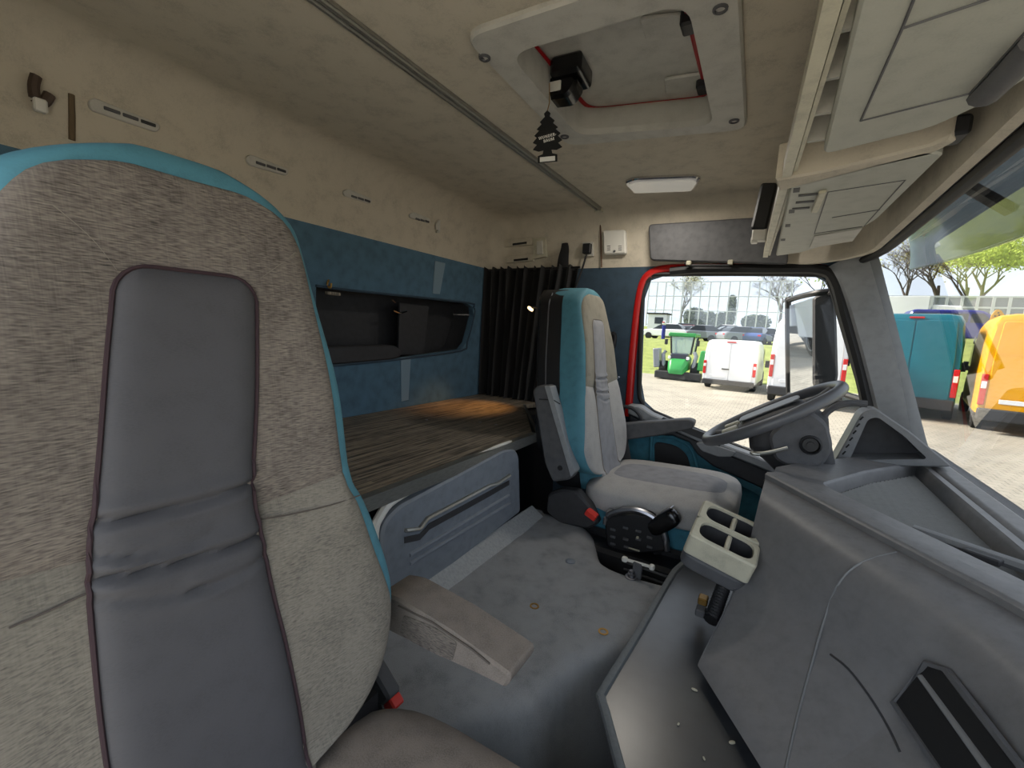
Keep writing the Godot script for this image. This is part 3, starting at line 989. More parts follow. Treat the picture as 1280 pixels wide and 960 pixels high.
func rear_bunk():
	var root := thing("bunk", "bunk with worn dark wooden board and metal edge strip", "bunk", Vector3(-1.08, 0.87, -1.0))
	var b := MB.new()
	var e0 := Vector2(-0.726, PW); var e1 := xz(ony(669, 541, BUNK)); var e2 := xz(ony(655, 506, BUNK))
	e1.x = -0.73
	var poly := PackedVector2Array([Vector2(RW, PW), e0, e1 + Vector2(0, 0.02), e1 + Vector2(-0.02, 0), e2, Vector2(-1.0, DW), Vector2(RW, DW)])
	b.prism(poly, 0.0, 0.022, FY(BUNK), 0.003)
	part(b, "board", M.wood, root)
	b = MB.new()
	b.box(Vector3(-0.727, BUNK - 0.012, (PW + e1.y) * 0.5), Vector3(0.012, 0.034, PW - e1.y - 0.02))
	b.box(Vector3(-0.735, BUNK + 0.001, (PW + e1.y) * 0.5), Vector3(0.026, 0.004, PW - e1.y - 0.02))
	var pe := Vector3(e1.x, BUNK - 0.012, e1.y); var pf := Vector3(e2.x, BUNK - 0.012, e2.y)
	b.box((pe + pf) * 0.5, Vector3(0.012, 0.034, pe.distance_to(pf)), Basis.looking_at((pf - pe).normalized()))
	part(b, "edge_strip", M.alu, root)
	b = MB.new()
	b.box(Vector3((RW - 0.79) * 0.5, 1.20, (PW - 1.36) * 0.5), Vector3(-0.79 - RW, 0.66, PW + 1.36))
	b.box(Vector3((RW - 0.98) * 0.5, 1.20, -1.75), Vector3(-0.98 - RW, 0.66, 0.8))
	part(b, "base", M.black, root)
	for q in [[533, 525], [600, 528], [620, 531]]:
		b = MB.new()
		b.lathe([Vector2(0.007, 0.0), Vector2(0.006, 0.002)], 10, Transform3D(Basis(), ony(q[0], q[1], BUNK)))
		part(b, "screw_head", M.steel, root)
	# locker door under the bunk
	var lk := thing("bunk_locker", "slate grey locker with long recessed handle under the bunk", "locker", Vector3(-0.72, 1.26, -1.0))
	var xl := -0.716
	var pn := lx([[478, 665], [484, 650], [500, 633], [630, 563], [643, 561], [649, 568], [651, 640], [478, 775]], xl)
	b = MB.new(); b.prism(MB.rounded(pn, 0.02), 0.0, 0.03, FX(xl), 0.006)
	part(b, "door", M.slate, lk)
	b = MB.new()
	b.tube(smooth_path(pts_x([[470, 730], [468, 668], [475, 645], [494, 623], [545, 596], [600, 570], [632, 556], [645, 555]], xl - 0.018), 4), 0.011, 8)
	lab(part(b, "frame_tube", M.white, lk), "white frame tube")
	b = MB.new()
	b.tube(pts_x([[507, 663], [524, 661], [534, 648], [612, 607], [621, 605], [637, 594]], xl + 0.004), 0.008, 6, false, -1, 0.6)
	lab(part(b, "handle", M.alu, lk), "bare metal handle strip")
	b = MB.new()
	b.prism(lx([[505, 671], [524, 667], [536, 654], [612, 613], [636, 600], [636, 606], [612, 620], [536, 662], [524, 675], [505, 679]], xl), -0.003, 0.0, FX(xl), 0.001)
	part(b, "handle_recess", M.charcoal, lk)
	for g in [[[512, 694], [636, 619]], [[512, 704], [637, 629]]]:
		b = MB.new()
		b.tube(pts_x(g, xl), 0.006, 8)
		part(b, "ridge", M.slate, lk)

func tunnel():
	var y := 1.25
	var root := thing("engine_tunnel_cover", "moulded grey carpeted engine tunnel between the seats", "engine cover", Vector3(-0.45, 0.87, -1.0))
	var far := [[655, 634], [690, 640], [722, 650], [742, 664], [748, 685], [756, 700], [785, 714], [838, 728]]
	var poly := PackedVector2Array([Vector2(-0.725, -0.30)])
	poly.append(Vector2(-0.725, ony(640, 634, y).z))
	var pf := []
	for q in far: pf.append(ony(q[0], q[1], y))
	for p in smooth_path(pf, 4): poly.append(xz(p))
	poly.append(Vector2(0.10, -1.24)); poly.append(Vector2(0.10, -0.96))
	var nf := []
	for q in [[850, 782], [800, 806], [735, 828], [690, 856], [655, 890]]: nf.append(ony(q[0], q[1], y))
	nf.append(Vector3(-0.42, y, -0.52)); nf.append(Vector3(-0.50, y, -0.30))
	for p in smooth_path(nf, 5): poly.append(xz(p))
	# carpet moulded over the tunnel: flat on top, rounded shoulder, steep sides
	var b := MB.new()
	var rows := []
	var ns := FastNoiseLite.new(); ns.seed = 5; ns.frequency = 3.0
	for i in 86:
		var x := -0.745 + 0.0105 * i
		var r := PackedVector3Array()
		for k in 126:
			var z := -1.62 + 0.0115 * k
			var p2 := Vector2(x, z)
			var dist := 1e9
			for e in poly.size():
				var cp := Geometry2D.get_closest_point_to_segment(p2, poly[e], poly[(e + 1) % poly.size()])
				dist = minf(dist, p2.distance_to(cp))
			if x < -0.70: dist = maxf(dist, 0.08)
			var inside := Geometry2D.is_point_in_polygon(p2, poly)
			var sd := (-dist if inside else dist) + 0.045
			var drop := 0.0
			if sd > 0: drop = 0.05 * (1.0 - sqrt(maxf(0.0, 1.0 - pow(minf(sd, 0.05) / 0.05, 2.0)))) + maxf(0.0, sd - 0.045) * 2.6
			var h := y - drop + ns.get_noise_2d(x, z) * 0.004 * (1.0 if sd < 0.05 else 0.0)
			r.append(Vector3(x, maxf(h, 0.87), z))
		rows.append(r)
	b.grid(rows, false, true)
	part(b, "carpet", M.carpet, root, 60.0)
	# raised edge against the locker
	b = MB.new()
	var ea := Vector3(-0.70, y + 0.004, -0.35); var eb := Vector3(-0.70, y + 0.004, ony(655, 634, y).z + 0.03)
	b.rbox((ea + eb) * 0.5 + Vector3(0.0, 0.004, 0), Vector3(0.075, 0.016, ea.distance_to(eb)), 0.006, Basis(Vector3(0, 0, 1), deg_to_rad(-32)))
	part(b, "rear_roll", M.carpet_edge, root)
	for q in [[713, 702]]:
		b = MB.new(); b.lathe([Vector2(0.016, -0.004), Vector2(0.015, 0.003), Vector2(0.009, 0.006)], 14, Transform3D(Basis(), ony(q[0], q[1], y)))
		lab(part(b, "plug", M.slate, root), "blue grey plastic plug")
	for q in [[668, 758], [754, 790]]:
		b = MB.new(); b.lathe([Vector2(0.013, -0.003), Vector2(0.012, 0.002), Vector2(0.008, 0.002), Vector2(0.007, -0.001)], 14, Transform3D(Basis(), ony(q[0], q[1], y)))
		lab(part(b, "eyelet", M.brass, root), "brass eyelet")
	# bolted bracket with a white bar
	var hb := thing("clamp_handle", "small white bar on a steel bolt standing on the grey carpet", "clamp", ony(788, 724, y))
	var p0 := ony(789, 722, y)
	b = MB.new()
	b.lathe([Vector2(0.018, 0.0), Vector2(0.018, 0.004), Vector2(0.011, 0.005), Vector2(0.011, 0.014), Vector2(0.007, 0.015), Vector2(0.007, 0.022)], 12, Transform3D(Basis(), p0))
	part(b, "bolt", M.steel, hb)
	b = MB.new()
	b.rbox(p0 + Vector3(0.012, 0.02, -0.014), Vector3(0.026, 0.05, 0.014), 0.004)
	part(b, "bracket", M.shell_grey, hb)
	b = MB.new()
	var w0 := onz(781, 699, p0.z - 0.02); var w1 := onz(815, 709, p0.z - 0.01)
	b.tube([w0, w1], 0.0045, 8)
	b.pillow(w0, Vector3(0.018, 0.016, 0.016), 0.7); b.pillow(w1, Vector3(0.016, 0.016, 0.018), 0.7)
	lab(part(b, "bar", M.white, hb), "white bar")
	# dark plastic platform in front of the tunnel
	var yp := 1.272
	var pl := [[905, 690], [880, 695], [862, 700], [846, 712], [836, 726], [800, 788], [755, 862], [752, 874], [757, 892], [775, 960], [795, 1030]]
	var pp := PackedVector2Array()
	for p in smooth_path(pts_y(pl, yp), 3): pp.append(xz(p))
	var rim := []
	for q in pp: rim.append(Vector3(q.x, yp + 0.001, q.y))
	pp.append(Vector2(0.46, -0.42)); pp.append(Vector2(0.46, -1.42))
	var pr := thing("footwell_platform", "smooth dark plastic platform with grey lip below the dashboard", "platform", Vector3(0.1, 0.87, -1.0))
	b = MB.new(); b.prism(pp, 0.0, 0.02, FY(yp), 0.003)
	part(b, "plate", M.platform, pr)
	b = MB.new(); b.tube(rim, 0.009, 8, false, -1, 0.9)
	part(b, "lip", M.platform_rim, pr)
	b = MB.new()
	b.box(Vector3(0.16, 1.06, -0.92), Vector3(0.5, 0.38, 0.8))
	part(b, "support", M.charcoal, pr)
	var k := 0
	for q in [[868, 862], [915, 928], [848, 905], [880, 948]]:
		b = MB.new()
		var c := ony(q[0], q[1], yp + 0.002)
		b.pillow(c, Vector3(0.012, 0.004, 0.006) * (1.0 if k < 2 else 0.6), 0.8, Basis(Vector3.UP, 0.7 * k), 8, 6)
		solo(b, "seed_husk", M.cream, "tiny pale husk lying on the dark plastic platform", "crumb", "crumbs on the dark platform")
		k += 1

func dashboard():
	var yl := 1.60
	var A := ony(960, 590, yl); var B := ony(1280, 755, yl)
	var along := (B - A).normalized()
	var outw := Vector3(-along.z, 0, along.x)
	if outw.z < 0: outw = -outw
	# lip line: straight, then turning parallel to the windscreen beyond the picture
	var line := [A]
	for k in range(1, 8): line.append(A.lerp(B, k / 7.0))
	for p in [Vector3(0.385, yl, -0.76), Vector3(0.405, yl, -0.6), Vector3(0.41, yl, -0.35), Vector3(0.41, yl, PW - 0.02)]: line.append(p)
	line = smooth_path(line, 3)
	# the left end of the face, measured as (along, out, height)
	var left := []
	for q in [[957, 597, 1.583], [950, 622, 1.563], [942, 655, 1.510], [931, 700, 1.430], [905, 765, 1.352], [879, 815, 1.312], [872, 832, 1.298]]:
		left.append(ony(q[0], q[1], q[2]))
	left = smooth_path(left, 3)
	var rows := []
	var n := line.size()
	for e in left:
		var d: Vector3 = e - A
		var al := d.dot(along); var ou := d.dot(outw)
		var r := PackedVector3Array()
		for i in n:
			var p: Vector3 = line[i]
			var tg: Vector3 = (line[mini(i + 1, n - 1)] - line[maxi(i - 1, 0)]).normalized()
			var nn := Vector3(-tg.z, 0, tg.x)
			if nn.z < 0 and nn.x > 0: nn = -nn
			var q := p + nn * ou
			q += along * al * pow(1.0 - float(i) / (n - 1), 2.2)
			r.append(Vector3(q.x, e.y, q.z))
		rows.append(r)
	var face := MB.new()
	face.grid(rows, false, true)
	# underside and driver-side end
	var low: PackedVector3Array = rows[-1]
	var in1 := PackedVector3Array(); var in2 := PackedVector3Array()
	for i in n:
		var p: Vector3 = line[i]
		in1.append(low[i].lerp(Vector3(p.x, low[i].y, p.z), 0.16) + Vector3(0, -0.012, 0))
		in2.append(low[i].lerp(Vector3(p.x + 0.08, low[i].y, p.z), 0.9) + Vector3(0, -0.012, 0))
	face.grid([low, in1, in2], false, true)
	var end := PackedVector3Array()
	for r in rows: end.append(r[0])
	end.append(in1[0]); end.append(in2[0])
	end.append(Vector3(0.15, 1.30, -1.40)); end.append(Vector3(0.15, 1.57, -1.45))
	face.fan(end)
	var root := thing("dashboard", "big grey dashboard with ribbed tray in front of the passenger seat", "dashboard", Vector3(0.25, 1.28, -0.9))
	part(face, "face_panel", M.dash, root, 50.0)
	# pale trim lip
	var b := MB.new()
	var lip := []
	for i in n: lip.append(line[i] + Vector3(0, -0.012, 0))
	var loops := []
	for i in n:
		var tg: Vector3 = (line[mini(i + 1, n - 1)] - line[maxi(i - 1, 0)]).normalized()
		var nn := Vector3(-tg.z, 0, tg.x)
		var p: Vector3 = line[i]
		loops.append(PackedVector3Array([p + nn * 0.006 + Vector3(0, -0.022, 0), p + nn * 0.008 + Vector3(0, -0.006, 0), p + nn * 0.002, p - nn * 0.034 + Vector3(0, 0.002, 0), p - nn * 0.040 + Vector3(0, -0.004, 0), p - nn * 0.040 + Vector3(0, -0.022, 0)]))
	b.loft(loops, true, true, true)
	part(b, "trim_lip", M.dash, root)
	b = MB.new()
	var un := []
	for i in n:
		var tg: Vector3 = (line[mini(i + 1, n - 1)] - line[maxi(i - 1, 0)]).normalized()
		un.append(line[i] + Vector3(-tg.z, 0, tg.x) * 0.004 + Vector3(0, -0.024, 0))
	b.tube(un, 0.006, 6)
	part(b, "lip_gasket", M.charcoal, root)
	# top with the tray opening
	var yt := 1.594
	var top := PackedVector2Array()
	for i in n:
		var tg: Vector3 = (line[mini(i + 1, n - 1)] - line[maxi(i - 1, 0)]).normalized()
		top.append(xz(line[i] - Vector3(-tg.z, 0, tg.x) * 0.015))
	top.append(Vector2(0.452, PW - 0.02)); top.append(Vector2(0.452, DW + 0.12))
	for q in [[1110, 566], [1060, 572], [1000, 578], [970, 584]]: top.append(xz(ony(q[0], q[1], yt)))
	var hole := MB.rounded(ly([[1024, 604], [1080, 588], [1150, 577], [1180, 583], [1215, 604], [1320, 670], [1400, 725], [1330, 752], [1280, 726]], yt), 0.035, 5)
	hole = Geometry2D.intersect_polygons(hole, PackedVector2Array([Vector2(-1, -3), Vector2(0.440, -3), Vector2(0.440, 1), Vector2(-1, 1)]))[0]
	hole = Geometry2D.intersect_polygons(hole, MB.inset(top, 0.02 if MB.area(top) > 0 else -0.02))[0]
	b = MB.new(); b.prism(top, 0.0, 0.03, FY(yt), 0.0, hole)
	part(b, "top_panel", M.dash, root)
	b = MB.new()
	var yf := 1.556
	var hl := []
	for s in [[0.0, yt - 0.001], [0.006, yt - 0.008], [0.012, yf - 0.002]]:
		var l := PackedVector3Array()
		for q in (MB.inset(hole, s[0]) if MB.area(hole) > 0 else MB.inset(hole, -s[0])): l.append(Vector3(q.x, s[1], q.y))
		hl.append(l)
	b.grid(hl, true)
	part(b, "tray_wall", M.dash, root)
	b = MB.new()
	b.prism(hole, 0.0, 0.01, FY(yf))
	part(b, "tray_mat", M.mat, root)
	# fine ribs of the mat
	var r0 := ony(1075, 640, yf); var r1 := ony(1270, 655, yf)
	var rd := (r1 - r0); rd.y = 0; rd = rd.normalized()
	var rn := Vector3(-rd.z, 0, rd.x)
	var hp := MB.inset(hole, 0.016 if MB.area(hole) > 0 else -0.016)
	b = MB.new()
	var s := -0.8
	while s < 0.8:
		var a2 := xz(r0 + rn * s - rd * 1.5); var b2 := xz(r0 + rn * s + rd * 1.5)
		for seg in Geometry2D.intersect_polyline_with_polygon(PackedVector2Array([a2, b2]), hp):
			var p := Vector3(seg[0].x, yf, seg[0].y); var q := Vector3(seg[-1].x, yf, seg[-1].y)
			var h := rn * 0.0035
			var u := Vector3(0, 0.005, 0)
			b.quad(p - h, q - h, q + u, p + u); b.quad(p + u, q + u, q + h, p + h)
		s += 0.0105
	var ribs := part(b, "mat_ribs", M.mat, root, 10.0)
	ribs.set_meta("kind", "stuff")
	b = MB.new()
	var t0 := ony(1142, 662, 1.585); var t1 := ony(1300, 716, 1.585)
	b.tube([t0, t0.lerp(t1, 0.5), t1], 0.014, 8, false, -1, 0.8)
	part(b, "tray_ridge", M.dash_mid, root)
	b = MB.new()
	b.rbox(ony(1228, 696, 1.585), Vector3(0.05, 0.012, 0.02), 0.004, Basis.looking_at((t1 - t0).normalized()) * Basis(Vector3.UP, PI * 0.5))
	part(b, "ridge_slot", M.charcoal, root)
	# rim along the windscreen
	b = MB.new()
	var prof := MB.rounded(PackedVector2Array([Vector2(0.452, 1.50), Vector2(0.515, 1.50), Vector2(0.515, 1.588), Vector2(0.50, 1.602), Vector2(0.462, 1.600), Vector2(0.452, 1.590)]), 0.006, 3)
	b.prism(prof, DW + 0.08, PW - 0.02, FZ(0), 0.0)
	part(b, "windscreen_rim", M.dash, root)
	# seams and crease on the face, laid on the surface
	for sm in [[[1168, 683], [1120, 690], [1075, 704], [1048, 730], [1032, 770], [1012, 840], [996, 900], [982, 962]]]:
		b = MB.new()
		var pth := []
		for q in sm:
			var p := face.hit(EYE, ray(q[0], q[1]))
			if p != Vector3.INF: pth.append(p)
		if pth.size() > 2: b.tube(smooth_path(pth, 5), 0.0024, 6)
		part(b, "lid_seam", M.dash_mid, root)
	b = MB.new()
	var cr := []
	for q in [[1038, 818], [1060, 836], [1085, 868], [1108, 905], [1125, 940]]:
		var p := face.hit(EYE, ray(q[0], q[1]))
		if p != Vector3.INF: cr.append(p)
	b.tube(smooth_path(cr, 4), 0.002, 6)
	part(b, "crease", M.charcoal, root)
	# dark grip slot at the near end
	var gp := []
	for q in [[1122, 882], [1163, 832], [1188, 842], [1300, 985], [1210, 1010]]:
		var p := face.hit(EYE, ray(q[0], q[1]))
		if p != Vector3.INF: gp.append(p)
	if gp.size() >= 4:
		var o: Vector3 = gp[0]
		var ax := (Vector3(gp[1]) - o).normalized()
		var fx := frame(o, ax, Vector3(gp[-1]) - o)
		if fx.basis.z.dot(EYE - o) < 0: fx = Transform3D(Basis(fx.basis.x, -fx.basis.y, -fx.basis.z), o)
		var pg := PackedVector2Array()
		for p in gp:
			var q := fx.affine_inverse() * Vector3(p)
			pg.append(Vector2(q.x, q.y))
		b = MB.new(); b.prism(MB.rounded(pg, 0.008), -0.01, 0.006, fx, 0.002)
		var slot := part(b, "grip_recess", M.matt_black, root)
		var gpath := []
		for p in gp: gpath.append(Vector3(p) + fx.basis.z * 0.004)
		b = MB.new(); b.tube(gpath, 0.006, 6, true)
		part(b, "recess_edge", M.shell_grey, slot)
		var i0 := face.hit(EYE, ray(1160, 850)); var i1 := face.hit(EYE, ray(1262, 990))
		if i0 != Vector3.INF and i1 != Vector3.INF:
			b = MB.new(); b.tube([i0 + fx.basis.z * 0.006, i1 + fx.basis.z * 0.006], 0.008, 8, false, -1, 0.6)
			part(b, "grip_bar", M.dash_mid, slot)
	# instrument hood on the driver side, open towards the picture
	var hz := -1.74
	var hd := thing("instrument_hood", "dark hooded instrument recess at the corner beside the steering wheel", "instrument panel", onz(1090, 575, hz))
	b = MB.new()
	var ho := MB.rounded(lz([[1040, 582], [1078, 515], [1096, 511], [1140, 541], [1192, 584]], hz), 0.015)
	var hh := MB.rounded(lz([[1062, 575], [1085, 524], [1097, 521], [1130, 545], [1160, 574]], hz), 0.012)
	b.prism(ho, -0.10, 0.0, FZ(hz), 0.004, hh)
	part(b, "frame", M.dash_mid, hd)
	b = MB.new(); b.prism(hh, -0.13, -0.09, FZ(hz))
	part(b, "recess_back", M.charcoal, hd)
	for k in 6:
		b = MB.new()
		var c := onz(lerpf(1055, 1077, k / 5.0), lerpf(566, 523, k / 5.0), hz + 0.001)
		b.box(c, Vector3(0.004, 0.014, 0.003), Basis(Vector3(0, 0, 1), deg_to_rad(-30)))
		part(b, "vent_slot", M.matt_black, hd)
	b = MB.new()
	b.rbox(Vector3(0.32, 1.42, -1.92), Vector3(0.30, 0.16, 0.40), 0.03)
	part(b, "body", M.charcoal, hd)
	# double cup holder fixed to the end of the dash
	var ch := thing("cup_holder", "beige double cup holder on the end of the dashboard", "cup holder", onz(905, 705, -1.12))
	var cz := -1.13
	b = MB.new()
	var pc := lz([[869, 650], [872, 634], [882, 626], [896, 628], [905, 640], [946, 652], [946, 664], [928, 668], [932, 694], [926, 703], [880, 692], [870, 678]], cz)
	var c0 := onz(902, 664, cz)
	# tray body seen from above: a rounded block with two open wells
	var tilt := Basis(Vector3(0, 0, 1), deg_to_rad(-14)) * Basis(Vector3(1, 0, 0), deg_to_rad(12))
	var tx := Transform3D(tilt * Basis(Vector3(1, 0, 0), Vector3(0, 0, -1), Vector3(0, 1, 0)), c0)
	var bo := MB.rrect(Vector2(-0.062, -0.085), Vector2(0.085, 0.085), 0.035, 5)
	var w1 := MB.rrect(Vector2(-0.046, -0.074), Vector2(0.074, -0.007), 0.028, 5)
	var w2 := MB.rrect(Vector2(-0.046, 0.007), Vector2(0.074, 0.074), 0.028, 5)
	var bo1 := PackedVector2Array(); var half := []
	b.prism(MB.rounded(PackedVector2Array([Vector2(-0.062, -0.085), Vector2(0.085, -0.085), Vector2(0.085, 0.0), Vector2(-0.062, 0.0)]), 0.012, 4), -0.045, 0.012, tx, 0.004, w1)
	b.prism(MB.rounded(PackedVector2Array([Vector2(-0.062, 0.0), Vector2(0.085, 0.0), Vector2(0.085, 0.085), Vector2(-0.062, 0.085)]), 0.012, 4), -0.045, 0.012, tx, 0.004, w2)
	part(b, "holder_frame", M.cream, ch)
	b = MB.new()
	b.prism(bo, -0.085, -0.045, tx, 0.006)
	part(b, "holder_base", M.shell_grey, ch)
	for w in [w1, w2]:
		b = MB.new()
		var lw := []
		for h in [0.006, -0.046]:
			var l := PackedVector3Array()
			for q in MB.inset(w, 0.002 if MB.area(w) > 0 else -0.002): l.append(tx * Vector3(q.x, q.y, h))
			lw.append(l)
		b.loft(lw, false, true)
		part(b, "cup_well", M.charcoal, ch)
	b = MB.new()
	b.tube([tx * Vector3(0.02, -0.07, 0.0), tx * Vector3(0.02, -0.005, 0.0)], 0.006, 6)
	b.tube([tx * Vector3(0.02, 0.008, 0.0), tx * Vector3(0.02, 0.072, 0.0)], 0.006, 6)
	part(b, "spring_arm", M.cream, ch)
	# corrugated hose and connectors under the dash end
	var hs := thing("corrugated_hose", "black corrugated hose hanging below the cup holder", "hose", ony(890, 750, 1.30))
	b = MB.new()
	var ha := face.hit(EYE, ray(918, 712)); var h2 := ony(885, 775, 1.31)
	if ha == Vector3.INF: ha = ony(915, 715, 1.40)
	ha = ony(912, 712, 1.40); h2 = ony(889, 776, 1.335)
	var hp2 := []
	for k in 41:
		hp2.append(ha.lerp(h2, k / 40.0))
	var lps := []
	var dax := (h2 - ha).normalized()
	var sx := dax.cross(Vector3.UP).normalized(); var sy := sx.cross(dax)
	for k in 41:
		var rr := 0.014 + 0.0025 * (1 if k % 2 == 0 else -1)
		var l := PackedVector3Array()
		for j in 10: l.append(hp2[k] + (sx * cos(TAU * j / 10) + sy * sin(TAU * j / 10)) * rr)
		lps.append(l)
	b.loft(lps, true, true, true)
	part(b, "hose", M.black, hs)
	for q in [[879, 750], [876, 764]]:
		b = MB.new()
		b.rbox(ony(q[0], q[1], 1.315), Vector3(0.022, 0.018, 0.028), 0.005)
		part(b, "connector", M.brass if q[1] == 750 else M.shell_grey, hs)

func steering():
	var zc := -1.645
	var l := onz(880, 549, zc); var r := onz(1058, 481, zc)
	var c := (l + r) * 0.5
	var ax := (r - l).normalized()
	var up := Vector3(-ax.y, ax.x, 0)
	var R := l.distance_to(r) * 0.5 - 0.012
	var fx := Transform3D(Basis(ax, up, ax.cross(up)), c)
	var root := thing("steering_wheel", "grey steering wheel with padded hub tilted towards the driver seat", "steering wheel", c)
	var b := MB.new()
	var path := []
	for k in 64: path.append(fx * Vector3(cos(TAU * k / 64) * R, 0, sin(TAU * k / 64) * R))
	b.tube(path, 0.016, 12, true, -1, 1.1, up)
	var wheel_mat := plain(Color(0.34, 0.345, 0.36), 0.38)
	part(b, "rim", wheel_mat, root)
	b = MB.new()
	b.pillow(fx * Vector3(0.0, -0.012, 0), Vector3(0.22, 0.06, 0.17), 0.55, fx.basis, 20, 10, 0.8)
	part(b, "hub", M.shell_grey, root)
	b = MB.new()
	b.prism(MB.rrect(Vector2(-0.09, -0.062), Vector2(0.10, 0.062), 0.04), 0, 0.004, Transform3D(fx.basis * Basis(Vector3(1, 0, 0), Vector3(0, 0, -1), Vector3(0, 1, 0)), fx * Vector3(0, 0.016, 0)), 0.002)
	var pad := part(b, "hub_pad", M.dash_mid, root)
	for a in [0.35, -0.35, PI - 0.35, PI + 0.35]:
		b = MB.new()
		var d := Vector3(cos(a), 0, sin(a))
		b.tube([fx * (d * 0.07 + Vector3(0, -0.012, 0)), fx * (d * R * 0.75 + Vector3(0, -0.012, 0)), fx * (d * R)], 0.016, 8, false, -1, 0.6, up)
		part(b, "spoke", M.shell_grey, root)
	for z in [-0.05, 0.05]:
		b = MB.new()
		b.rbox(fx * Vector3(-0.125, 0.002, z), Vector3(0.05, 0.02, 0.03), 0.006, fx.basis)
		part(b, "button_pad", M.cream, root)
	# column with its shroud
	var cl := thing("steering_column", "dark steering column with stalk and ignition switch", "steering column", fx * Vector3(0, -0.3, 0))
	b = MB.new()
	var loops := []
	for q in [[-0.02, 0.10, 0.09], [-0.07, 0.12, 0.10], [-0.12, 0.10, 0.08], [-0.22, 0.07, 0.06], [-0.42, 0.06, 0.06]]:
		var lp := PackedVector3Array()
		for k in 16:
			var a := TAU * k / 16
			lp.append(fx * Vector3(signf(cos(a)) * pow(absf(cos(a)), 0.5) * q[1] + 0.02, q[0], signf(sin(a)) * pow(absf(sin(a)), 0.5) * q[2]))
		loops.append(lp)
	b.loft(loops, true, true, false)
	part(b, "shroud", M.charcoal, cl)
	# switch plate and ignition lock facing the passenger
	b = MB.new()
	var sp := lz([[960, 545], [985, 522], [1010, 512], [1035, 530], [1042, 560], [1030, 582], [1000, 590], [968, 575]], -1.53)
	b.prism(MB.rounded(sp, 0.02), -0.06, 0.0, FZ(-1.53), 0.008)
	part(b, "switch_block", M.shell_grey, cl)
	b = MB.new()
	var ip := onz(1013, 556, -1.527)
	var face := Basis(Vector3(1, 0, 0), Vector3(0, 0, 1), Vector3(0, -1, 0))
	b.lathe([Vector2(0.028, 0.0), Vector2(0.028, 0.01), Vector2(0.024, 0.012), Vector2(0.02, 0.004), Vector2(0.010, 0.004), Vector2(0.010, 0.010)], 18, Transform3D(face, ip))
	part(b, "ignition_lock", M.black, cl)
	b = MB.new()
	b.tube(smooth_path(pts_z([[1012, 578], [1022, 545], [1030, 520], [1045, 508], [1062, 504], [1084, 505]], -1.62), 5), 0.010, 8)
	part(b, "grab_bar", M.shell_grey, cl)
	b = MB.new()
	b.tube(smooth_path(pts_z([[985, 560], [960, 566], [944, 567]], -1.50), 5), 0.006, 8)
	b.pillow(onz(944, 567, -1.50), Vector3(0.03, 0.012, 0.02), 0.7)
	lab(part(b, "stalk", M.alu, cl), "pale lever tip")
	b = MB.new()
	b.pillow(onz(985, 545, -1.56), Vector3(0.10, 0.03, 0.05), 0.6, Basis(Vector3(0, 0, 1), deg_to_rad(35)))
	part(b, "lower_cowl", M.pillar, cl)

# ---------- seats (one pattern, the driver's moved by off) ----------
const TX := 0.157
func bx(y: float) -> float: return -0.45 - TX * (y - 1.40)
func onback(px: float, py: float) -> Vector3: return onplane(px, py, Vector3(-0.45, 1.40, 0), Vector3(1, TX, 0).normalized())
var S := {}
func zcf(y: float) -> float: return -0.192 - 0.042 * clampf((y - 1.75) / 0.35, 0, 1)
func seat_tables():
	var tb := func(list: Array, sgn: float) -> Array:
		var r := []
		for q in list:
			var p := onback(q[0], q[1])
			r.append(Vector2(p.y, sgn * (zcf(p.y) - p.z)))
		r.sort_custom(func(a, b): return a.x < b.x)
		return r
	S.outer = tb.call([[300, 220], [350, 255], [378, 285], [390, 320], [405, 400], [425, 500], [441, 600], [452, 618], [470, 660], [487, 715], [489, 745], [481, 800], [463, 845], [432, 890], [390, 935]], 1.0)
	S.fab = tb.call([[310, 248], [352, 274], [373, 304], [382, 335], [392, 400], [408, 500], [425, 600], [438, 622], [459, 680], [480, 735], [483, 760], [475, 805], [457, 848], [427, 892], [385, 937]], 1.0)
	S.ytop = onback(240, 192).y - 0.003
	S.yfab = onback(238, 224).y
	S.outer.append(Vector2(S.ytop, 0.03)); S.fab.append(Vector2(S.yfab, 0.03))
	S.in_r = tb.call([[314, 372], [313, 500], [309, 600], [318, 660], [335, 740], [350, 800], [366, 880], [373, 940], [374, 1000]], 1.0)
	S.in_l = tb.call([[134, 372], [126, 450], [112, 620], [104, 720], [110, 800], [120, 900], [135, 1000]], 1.0)
	S.ytop_in = onback(222, 338).y
func front(s: float, y: float) -> float:
	var a := clampf(absf(s), 0, 1)
	return bx(y) + 0.028 * a * a * (1.0 - smoothstep(1.85, 2.08, y)) - 0.045 * (1.0 - sqrt(maxf(0.0, 1.0 - pow(a, 14.0))))
func row_widths(y: float, tab: Array, ytop: float, rnd: float) -> float:
	var w := curve_at(tab, minf(y, tab[-2].x))
	if y > tab[-2].x:
		var u: float = (y - tab[-2].x) / (ytop - tab[-2].x)
		w = tab[-2].y * sqrt(maxf(0.0, 1.0 - u * u))
	return maxf(w, 0.004)
